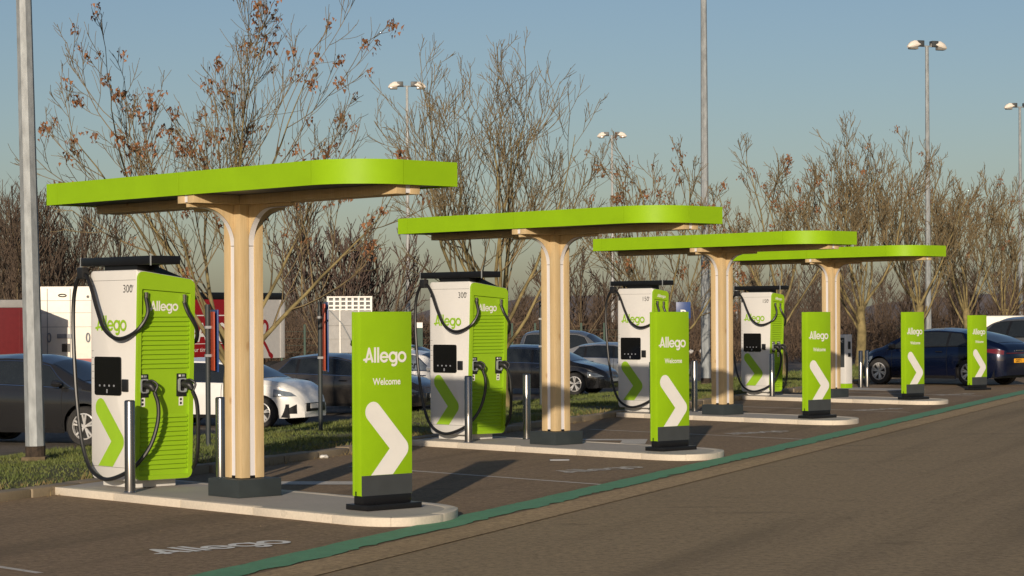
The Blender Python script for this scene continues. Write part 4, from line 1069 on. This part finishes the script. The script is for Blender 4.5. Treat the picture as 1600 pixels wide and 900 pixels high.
obj('brace', MB().tube([(.08, -.06, 2.2 + zz), (.52, -.1, 1.72 + zz), (.9, -.06, 1.0 + zz)], .02, 6), 'galvanised', sb)
obj('cable_bundle', MB().tube([(.9 + .08 * math.cos(a), -.08, 1.05 + zz + .08 * math.sin(1.7 * a)) for a in np.linspace(0, 9, 30)], .02, 6), 'black_rubber', sb)
obj('mast', MB().box(.70, .84, .08, .2, 0, z0 + .4), 'galvanised', sb); obj('drawbar_base', MB().box(.1, 1.45, -.2, .9, .35, .5), 'galvanised', sb)
for xx in (-.08, 1.5): obj('wheel', MB().cyl((xx, .35, .3), .3, .3, .16, 20, 'x'), 'tyre', sb, smooth=True)
# white van roof beyond the grey car
xv = ray(1536, 500)[0] * 105
vn = thing('white_van', 'white van roof showing above the grey car at the right edge', 'van', (xv, 105.0, -.15), R_(0))
obj('body', MB().prism([(0, 0), (5.2, 0), (5.2, 2.0), (0, 2.0)], .3, 2.0), 'truck_white', vn, bevel=.15); obj('underbody', MB().box(.2, 5.0, .1, 1.9, .15, .3), 'car_black', vn)
for xx in (.9, 4.2):
    for yy in (-.02, 1.75): obj('wheel', MB().cyl((xx, yy, .34), .34, .34, .25, 20, 'y'), 'tyre', vn, smooth=True)
obj('side_window', MB().box(3.6, 4.7, -.012, .0, 1.3, 1.75), 'car_glass', vn)

# ================================================================== TREES
class Tree:
    def __init__(self, seed): self.r = random.Random(seed); self.T = [[], []]; self.F = [[], []]; self.tips = []
    def tube(self, pts, rads, n, slot):
        V, F = self.T[slot], self.F[slot]; o = len(V)
        prev = None
        for i, p in enumerate(pts):
            t = (pts[min(i + 1, len(pts) - 1)] - pts[max(i - 1, 0)])
            if t.length < 1e-6: t = Vector((0, 0, 1))
            t.normalize()
            a = t.cross(Vector((.31, .17, .93))); a.normalize(); b = t.cross(a)
            for k in range(n):
                an = 2 * math.pi * k / n; q = p + (a * math.cos(an) + b * math.sin(an)) * rads[i]; V.append((q.x, q.y, q.z))
        for i in range(len(pts) - 1):
            for k in range(n): F.append((o + i * n + k, o + i * n + (k + 1) % n, o + (i + 1) * n + (k + 1) % n, o + (i + 1) * n + k))
    def grow(self, p, d, L, r, lvl, maxl, P):
        R = self.r; seg = max(3, int(L / P['seg'][min(lvl, len(P['seg']) - 1)])); pts = [p.copy()]; rads = [r]; q = p.copy(); dd = d.copy()
        wob = P['wob'][min(lvl, 3)]; tip_r = P['rmin'] * (1.3 if lvl < maxl else .8)
        for i in range(seg):
            dd = (dd + Vector((R.gauss(0, wob), R.gauss(0, wob), R.gauss(0, wob * .6))) + Vector((0, 0, P['up'][min(lvl, 3)]))).normalized()
            q = q + dd * (L / seg); pts.append(q.copy()); rads.append(r + (tip_r - r) * ((i + 1) / seg) ** .7)
        self.tube(pts, rads, 7 if lvl == 0 else (5 if lvl == 1 else 3), 0 if lvl <= 1 else 1)
        if lvl >= maxl:
            self.tips.append(q); return
        n = P['kids'][lvl]; k = int(n * R.uniform(.8, 1.2) + .5)
        start = P['start'][lvl]
        for i in range(k):
            f = start + (1 - start) * (i + R.random()) / k; f = min(f, .98)
            idx = f * seg; j = int(idx); base = pts[j].lerp(pts[min(j + 1, seg)], idx - j); rr = rads[j] * .9
            t = (pts[min(j + 1, seg)] - pts[max(j - 1, 0)]).normalized()
            ang = R_(R.uniform(*P['ang'][lvl])); az = R.random() * 2 * math.pi
            a = t.orthogonal().normalized(); b = t.cross(a); side = a * math.cos(az) + b * math.sin(az)
            nd = (t * math.cos(ang) + side * math.sin(ang)).normalized()
            ln = L * R.uniform(*P['len'][lvl]) * (1.15 - .55 * (f - start) / (1 - start + 1e-6))
            self.grow(base, nd, ln, max(P['rmin'], min(rr * .75, r * P['rad'][lvl])), lvl + 1, maxl, P)
        if lvl > 0: self.tips.append(q)
def make_tree(name, label, loc, seed, H, spread, stems, maxl, leaves=0, rmin=.006, trunk_h=1.9, trunk_r=.14, kids=(9, 6, 4), group='bare trees along the verge', bark='yellow_bark', cluster=1.0, tw='twig'):
    T = Tree(seed); R = T.r
    P = dict(seg=[.35, .35, .22, .12], wob=[.05, .085, .085, .09], up=[.03, .06, .10, .12], rmin=rmin, kids=[kids[0], kids[0], kids[1], kids[2]], start=[.3, .22, .2, .2],
             ang=[(25, 50), (22, 46), (22, 48), (22, 48)], len=[(.4, .6), (.30, .50), (.34, .60), (.4, .65)], rad=[.5, .42, .5, .6])
    base = Vector((0, 0, 0)); top = Vector((R.gauss(0, .06), R.gauss(0, .06), trunk_h))
    T.tube([base + (top - base) * q + Vector((R.gauss(0, .015), R.gauss(0, .015), 0)) for q in np.linspace(0, 1, 6)], [trunk_r * (1.35 if i == 0 else 1 - .035 * i) for i in range(6)], 10, 0)
    for i in range(stems):
        az = 2 * math.pi * i / stems + R.uniform(-.3, .3); el = R_(R.uniform(38, 66)) if i < stems - 2 else R_(R.uniform(72, 86))
        d = Vector((math.cos(az) * math.cos(el) * spread, math.sin(az) * math.cos(el) * spread, math.sin(el))).normalized()
        z0 = trunk_h * R.uniform(.55, 1.0); L = (H - trunk_h) * R.uniform(.78, 1.02) * (1.0 if el > 1.2 else .92)
        T.grow(Vector((top.x * z0 / trunk_h, top.y * z0 / trunk_h, z0)), d, L, trunk_r * R.uniform(.24, .38), 1, maxl, P)
    root = thing(name, label, 'tree', loc, 0, group)
    for slot, pn, mt in ((0, 'trunk', bark), (1, 'crown', tw)):
        if not T.T[slot]: continue
        o = obj(pn, flat_mesh(pn, T.T[slot], T.F[slot]), mt, root)
        if slot == 0: shade(o.data, 80)
    if leaves and T.tips:
        V = []; F = []
        pts = [T.tips[R.randrange(len(T.tips))] for _ in range(leaves)]
        for c in pts:
            cl_n = R.randint(8, 20); big = R.uniform(.7, 1.3) * cluster
            for _ in range(cl_n):
                p = c + Vector((R.gauss(0, .05), R.gauss(0, .05), R.uniform(-.17, .02))) * big; s = R.uniform(.016, .036) * big
                a = Vector((R.gauss(0, 1), R.gauss(0, 1), R.gauss(0, .5))).normalized(); b = Vector((R.gauss(0, .4), R.gauss(0, .4), -1)).normalized()
                o = len(V); mid = a.cross(b) * s * .5
                for q in (p - a * s, p + mid - b * s * .3, p + a * s, p + b * s * 2.1 + mid): V.append((q.x, q.y, q.z))
                F += [(o, o + 1, o + 3), (o + 1, o + 2, o + 3)]
        lo = obj('dead_leaves', flat_mesh('dead_leaves', V, F), 'dead_leaf', root); lo['kind'] = 'stuff'
    return root
TL = lambda D: (float(-4.75 + (D - 37) * .362), D)
def tz(D): x, y = TL(D); return (x, y, zg(x, y) - .03)
make_tree('bare_tree', 'wide bare tree with rusty dead leaves above the nearest canopy', (-4.62, 37.0, -.06), 21, 7.1, 1.0, 10, 4, leaves=230, rmin=.005, trunk_h=1.6, trunk_r=.16, kids=(8, 5, 4))
make_tree('bare_tree', 'largest bare tree with upswept twigs above the second canopy', (-.25, 49.0, -.05), 5, 7.9, .85, 11, 4, rmin=.006, trunk_h=1.9, trunk_r=.19, kids=(9, 5, 4))
make_tree('bare_tree', 'bare tree with a few brown leaf tufts above the third canopy', tz(62.0), 9, 6.9, 1.05, 7, 4, leaves=80, rmin=.008, trunk_h=1.6, trunk_r=.14, kids=(8, 5, 3), cluster=1.3)
make_tree('bare_tree', 'bare tree with yellowish limbs above the fourth canopy', tz(74.5), 12, 7.9, 1.1, 7, 4, leaves=40, rmin=.009, trunk_h=2.3, trunk_r=.19, kids=(8, 5, 3), cluster=1.3)
make_tree('bare_tree', 'tall dense bare tree right of the farthest canopy column', tz(87.4), 15, 9.0, .7, 9, 4, leaves=30, rmin=.011, trunk_h=2.4, trunk_r=.20, kids=(9, 6, 3), cluster=1.3)
make_tree('bare_tree', 'dense brown bare tree left of the double-headed pole', tz(100.5), 33, 9.2, 1.0, 8, 4, rmin=.012, trunk_h=2.5, trunk_r=.22, kids=(9, 6, 3))
make_tree('bare_tree', 'bare tree right of the double-headed pole', tz(113.5), 17, 9.3, .7, 8, 4, leaves=20, rmin=.013, trunk_h=2.4, trunk_r=.22, kids=(8, 6, 3), cluster=1.5)
make_tree('bare_tree', 'bare tree at the far right edge of the tree row', tz(126.5), 19, 9.0, 1.0, 7, 4, leaves=20, rmin=.014, trunk_h=2.4, trunk_r=.22, kids=(8, 6, 3), cluster=1.5)
bg_l = 'bare trees beyond the lorry park'
def far_tree(px, D, top_px, label, seed, spread=.8, stems=9, kids=(9, 6, 3)):
    x = ray(px, 500)[0] * D; z = zg(x, D); H = EYE + (495 - top_px) / F_PX * D - z
    make_tree('distant_tree', label, (x, D, z), seed, H, spread, stems, 3, rmin=.022, trunk_h=H * .18, trunk_r=.16, kids=kids, group=bg_l, bark='dark_bark', tw='red_twig' if 400 < px < 700 else 'far_twig')
far_tree(505, 105, 318, 'fine-twigged brown tree under the front end of the nearest canopy', 41)
far_tree(578, 108, 335, 'dark reddish bare tree left of the second charger', 42, 1.0, 10, (10, 7, 3))
far_tree(20, 112, 262, 'dark bare tree at the far left edge', 43, .9, 10)
far_tree(120, 118, 300, 'dark bare tree above the white box trailer', 44, .9, 9)
far_tree(905, 120, 370, 'bare tree with pale limbs right of the second wooden column', 45, 1.2, 9)

# far woodland: one mass of twigs and brush
def woodland():
    V = []; F = []
    def stroke3(p, q, w):
        d = q - p; side = np.cross(d, rng.normal(0, 1, 3)); nn = np.linalg.norm(side); side = side / (nn + 1e-9) * w
        o = len(V); V.extend([p - side, p + side, q]); F.append((o, o + 1, o + 2))
    for _ in range(430):
        D = rng.uniform(128, 230); px = rng.uniform(-250, 1850); x = (px - 800) / F_PX * D
        left = max(0, (260 - px) / 260); right = np.clip((px - 900) / 300, 0, 1)
        H = rng.uniform(2.6, 4.6) + min(1, left) * 7.0 + right * 2.0; base = np.array([x, D, -.9])
        lean = rng.normal(0, .05, 2); topp = base + np.array([lean[0] * H, lean[1] * H, H])
        stroke3(base, topp, .09)
        for b in range(46):
            f = rng.uniform(.12, .97); p = base + (topp - base) * f; az = rng.uniform(0, 6.283); ln = H * rng.uniform(.16, .42) * (1.1 - .6 * f)
            q = p + np.array([math.cos(az) * ln * .62, math.sin(az) * ln * .62, ln * .85]); stroke3(p, q, .035)
            for t in range(5):
                g_ = rng.uniform(.2, 1); p2 = p + (q - p) * g_; az2 = rng.uniform(0, 6.283); l2 = ln * rng.uniform(.25, .5)
                stroke3(p2, p2 + np.array([math.cos(az2) * l2 * .6, math.sin(az2) * l2 * .6, l2 * .8]), .02)
    o = obj('woodland', flat_mesh('woodland', np.array(V), np.array(F)), 'far_twig'); tag(o, 'brown leafless woodland filling the skyline behind the car park', 'woodland', kind='stuff')
    V2 = []; F2 = []
    N = 150000
    D = rng.uniform(112, 175, N); px = rng.uniform(-200, 1800, N); x = (px - 800) / F_PX * D
    clump = .5 + .5 * np.sin(x * .55 + 3 * np.sin(D * .13)) * np.sin(x * .23 + 1.7); Hc = 1.4 + 2.8 * clump * rng.uniform(.3, 1, N)
    b = np.stack([x, D, -.9 + rng.uniform(0, .85, N) * Hc], 1); ln = Hc * rng.uniform(.12, .40, N); az = rng.uniform(0, 6.283, N); el = rng.uniform(.1, 1.4, N)
    q = b + np.stack([np.cos(az) * ln * np.cos(el), np.sin(az) * ln * np.cos(el), ln * np.sin(el)], 1); s = np.stack([np.cos(az + 1.5), np.sin(az + 1.5), rng.normal(0, .6, N)], 1) * rng.uniform(.012, .04, N)[:, None]
    Vv = np.stack([b - s, b + s, q], 1).reshape(-1, 3); Ff = np.arange(3 * N).reshape(-1, 3)
    o = obj('brushwood', flat_mesh('brushwood', Vv, Ff), 'far_bush'); tag(o, 'reddish brown brushwood below the far woodland', 'brushwood', kind='stuff')
woodland()
# low wooded ridge behind everything
V = []; Q = []
xs_ = np.linspace(-700, 900, 160)
for i, x in enumerate(xs_):
    h = 4.5 + 1 * math.sin(x * .011) + 2.5 * math.sin(x * .047 + 1) + rng.normal(0, .7); V += [(x, 520, -4), (x, 560, h), (x, 700, h * .9)]
for i in range(len(xs_) - 1):
    for j in range(2): Q.append((3 * i + j, 3 * i + 3 + j, 3 * i + 4 + j, 3 * i + 1 + j))
tag(obj('wooded_ridge', flat_mesh('wooded_ridge', V, Q), 'far_ridge'), kind='structure')

# ================================================================== FENCE AND SMALL THINGS
fz = -.9
fence = thing('mesh_fence', 'dark green mesh fence along the far side of the lorry park', 'fence', (0, 0, 0))
for i, px in enumerate(range(440, 1000, 36)):
    D = 112.0; x = ray(px, 500)[0] * D; obj('fence_post', MB().box(x - .05, x + .05, D - .05, D + .05, fz, fz + 2.5), 'fence_green', fence)
for zq in np.arange(.1, 2.45, .34):
    obj('fence_wire', MB().box(ray(440, 500)[0] * 112, ray(1000, 500)[0] * 112, 112.06, 112.07, fz + zq, fz + zq + .010), 'fence_green', fence)
# far kerb of the car-park road on the right
fk = tag(thing('far_kerb', None, None), kind='structure')
for i in range(16):
    pts = [dn(48 + i * 3.0, 30.0), dn(50.95 + i * 3.0, 30.0), dn(50.95 + i * 3.0, 30.3), dn(48 + i * 3.0, 30.3)]
    obj('kerb_stone', MB().prism(pts, -.9, -.55), 'old_kerb', fk)
def rock(name, label, cat, p, s, m, seed=1, flat=.5, group=None):
    bm = bmesh.new(); bmesh.ops.create_icosphere(bm, subdivisions=2, radius=s); r = random.Random(seed)
    for v in bm.verts: v.co *= r.uniform(.75, 1.2); v.co.z *= flat
    me = bpy.data.meshes.new(name); bm.to_mesh(me); bm.free(); o = obj(name, me, m); o.location = p; tag(o, label, cat, group); return o
for i, (px, py, nm_) in enumerate([(1080, 549, 'left'), (1096, 549, 'right')]):
    D = 96; x = ray(px, py)[0] * D; rock('boundary_stone', f'small white stone on the far grass, {nm_} of the two by the tall pole', 'stone', (x, D, EYE - (py - 495 + 1.6) / F_PX * D), .09, 'stone_white', i + 3, 1.0, 'white stones on the far grass')
# litter
x, y = onz(506, 716, .01); rock('crumpled_paper', 'crumpled white paper lying at the back kerb left of the nearest totem', 'litter', (x, y, .03), .06, 'litter_white', 4, .5)
x, y = onz(505, 711, .01); cn = rock('crushed_can', 'crushed grey can lying at the back kerb left of the nearest totem', 'litter', (x, y + .1, .04), .06, 'litter_grey', 6, .6)
x, y = onz(874, 719.5, .01); dc = obj('drain_cover', MB().box(-.13, .13, -.05, .05, 0, .018), 'litter_grey', None, bevel=.006); dc.location = (x, y, .009); dc.rotation_euler = (0, 0, .1); tag(dc, 'flat grey plate lying on the asphalt before the second island', 'debris')
V = []; F = []
for i in range(420):
    d, n = rng.uniform(-6, 40), rng.uniform(-.6, 4.65)
    if i > 160: n = 4.54 - abs(rng.normal(0, .14))
    if i > 300: n = -1.1 + rng.normal(0, .05)
    x, y = dn(d, n)
    if min(abs((np.array([x, y]) - np.array(ISL[k])) @ RV) for k in range(4)) < .95 and n > -.9: continue
    r = rng.uniform(.003, .009); o = len(V); z = .013
    V += [(x + r * math.cos(a) * rng.uniform(.7, 1.3), y + r * math.sin(a) * rng.uniform(.7, 1.3), z) for a in (0, 1.26, 2.5, 3.8, 5.0)] + [(x + rng.normal(0, r * .2), y, z + r * rng.uniform(.5, 1))]
    F += [(o + j, o + (j + 1) % 5, o + 5) for j in range(5)]
tag(obj('loose_grit', flat_mesh('loose_grit', V, F), 'tan_strip'), 'pale grit and small pebbles scattered on the bay asphalt', 'grit', kind='stuff')

# ================================================================== GRASS
def grass(name, N, d_rng, n_rng, h_rng, material, label, wmul=1.0, patchy=.35, clear=True):
    d = rng.uniform(*d_rng, N); n = rng.uniform(*n_rng, N)
    keep = (np.sin(d * 1.3 + n * 2.1) * np.sin(n * 1.7 - d * .6) + rng.uniform(-1, 1, N)) > -1 + patchy
    d, n = d[keep], n[keep]; N = len(d)
    x = O0[0] + DV[0] * d + NV[0] * n; y = O0[1] + DV[1] * d + NV[1] * n
    zz = np.interp(n, [a for a, b in _ZN], [b for a, b in _ZN]) - .02
    zz += np.where((n > 5.5) & (n < 12), .03 * np.sin(d * .31 + n) + .02 * np.sin(d * .83 + 2 * n), 0)
    dist = np.hypot(x, y); h = rng.uniform(*h_rng, N) * (.7 + .5 * (np.sin(d * 2.2) * np.sin(n * 2.9) > 0)); w = (.004 + .00013 * dist) * wmul; az = rng.uniform(0, 6.283, N); le = rng.normal(0, .45, (N, 2)) * h[:, None]
    b = np.stack([x, y, zz], 1); s = np.stack([np.cos(az), np.sin(az), np.zeros(N)], 1) * w[:, None]
    t = b + np.stack([le[:, 0], le[:, 1], h], 1)
    V = np.stack([b - s, b + s, t], 1).reshape(-1, 3); F = np.arange(3 * N).reshape(-1, 3)
    tag(obj(name, flat_mesh(name, V, F), material), label, 'grass', kind='stuff')
grass('grass', 170000, (-8, 50), (5.0, 12.2), (.03, .075), 'grass_blade', 'short green grass on the verge between chargers and parked cars')
grass('far_grass', 30000, (50, 110), (5.15, 12.2), (.06, .15), 'grass_blade', 'green grass on the far end of the verge', 1.5)
grass('dry_weeds', 9000, (-6, 45), (4.35, 5.25), (.03, .10), 'dry_grass', 'dry weeds growing along the back kerb', 1.0, 1.05)
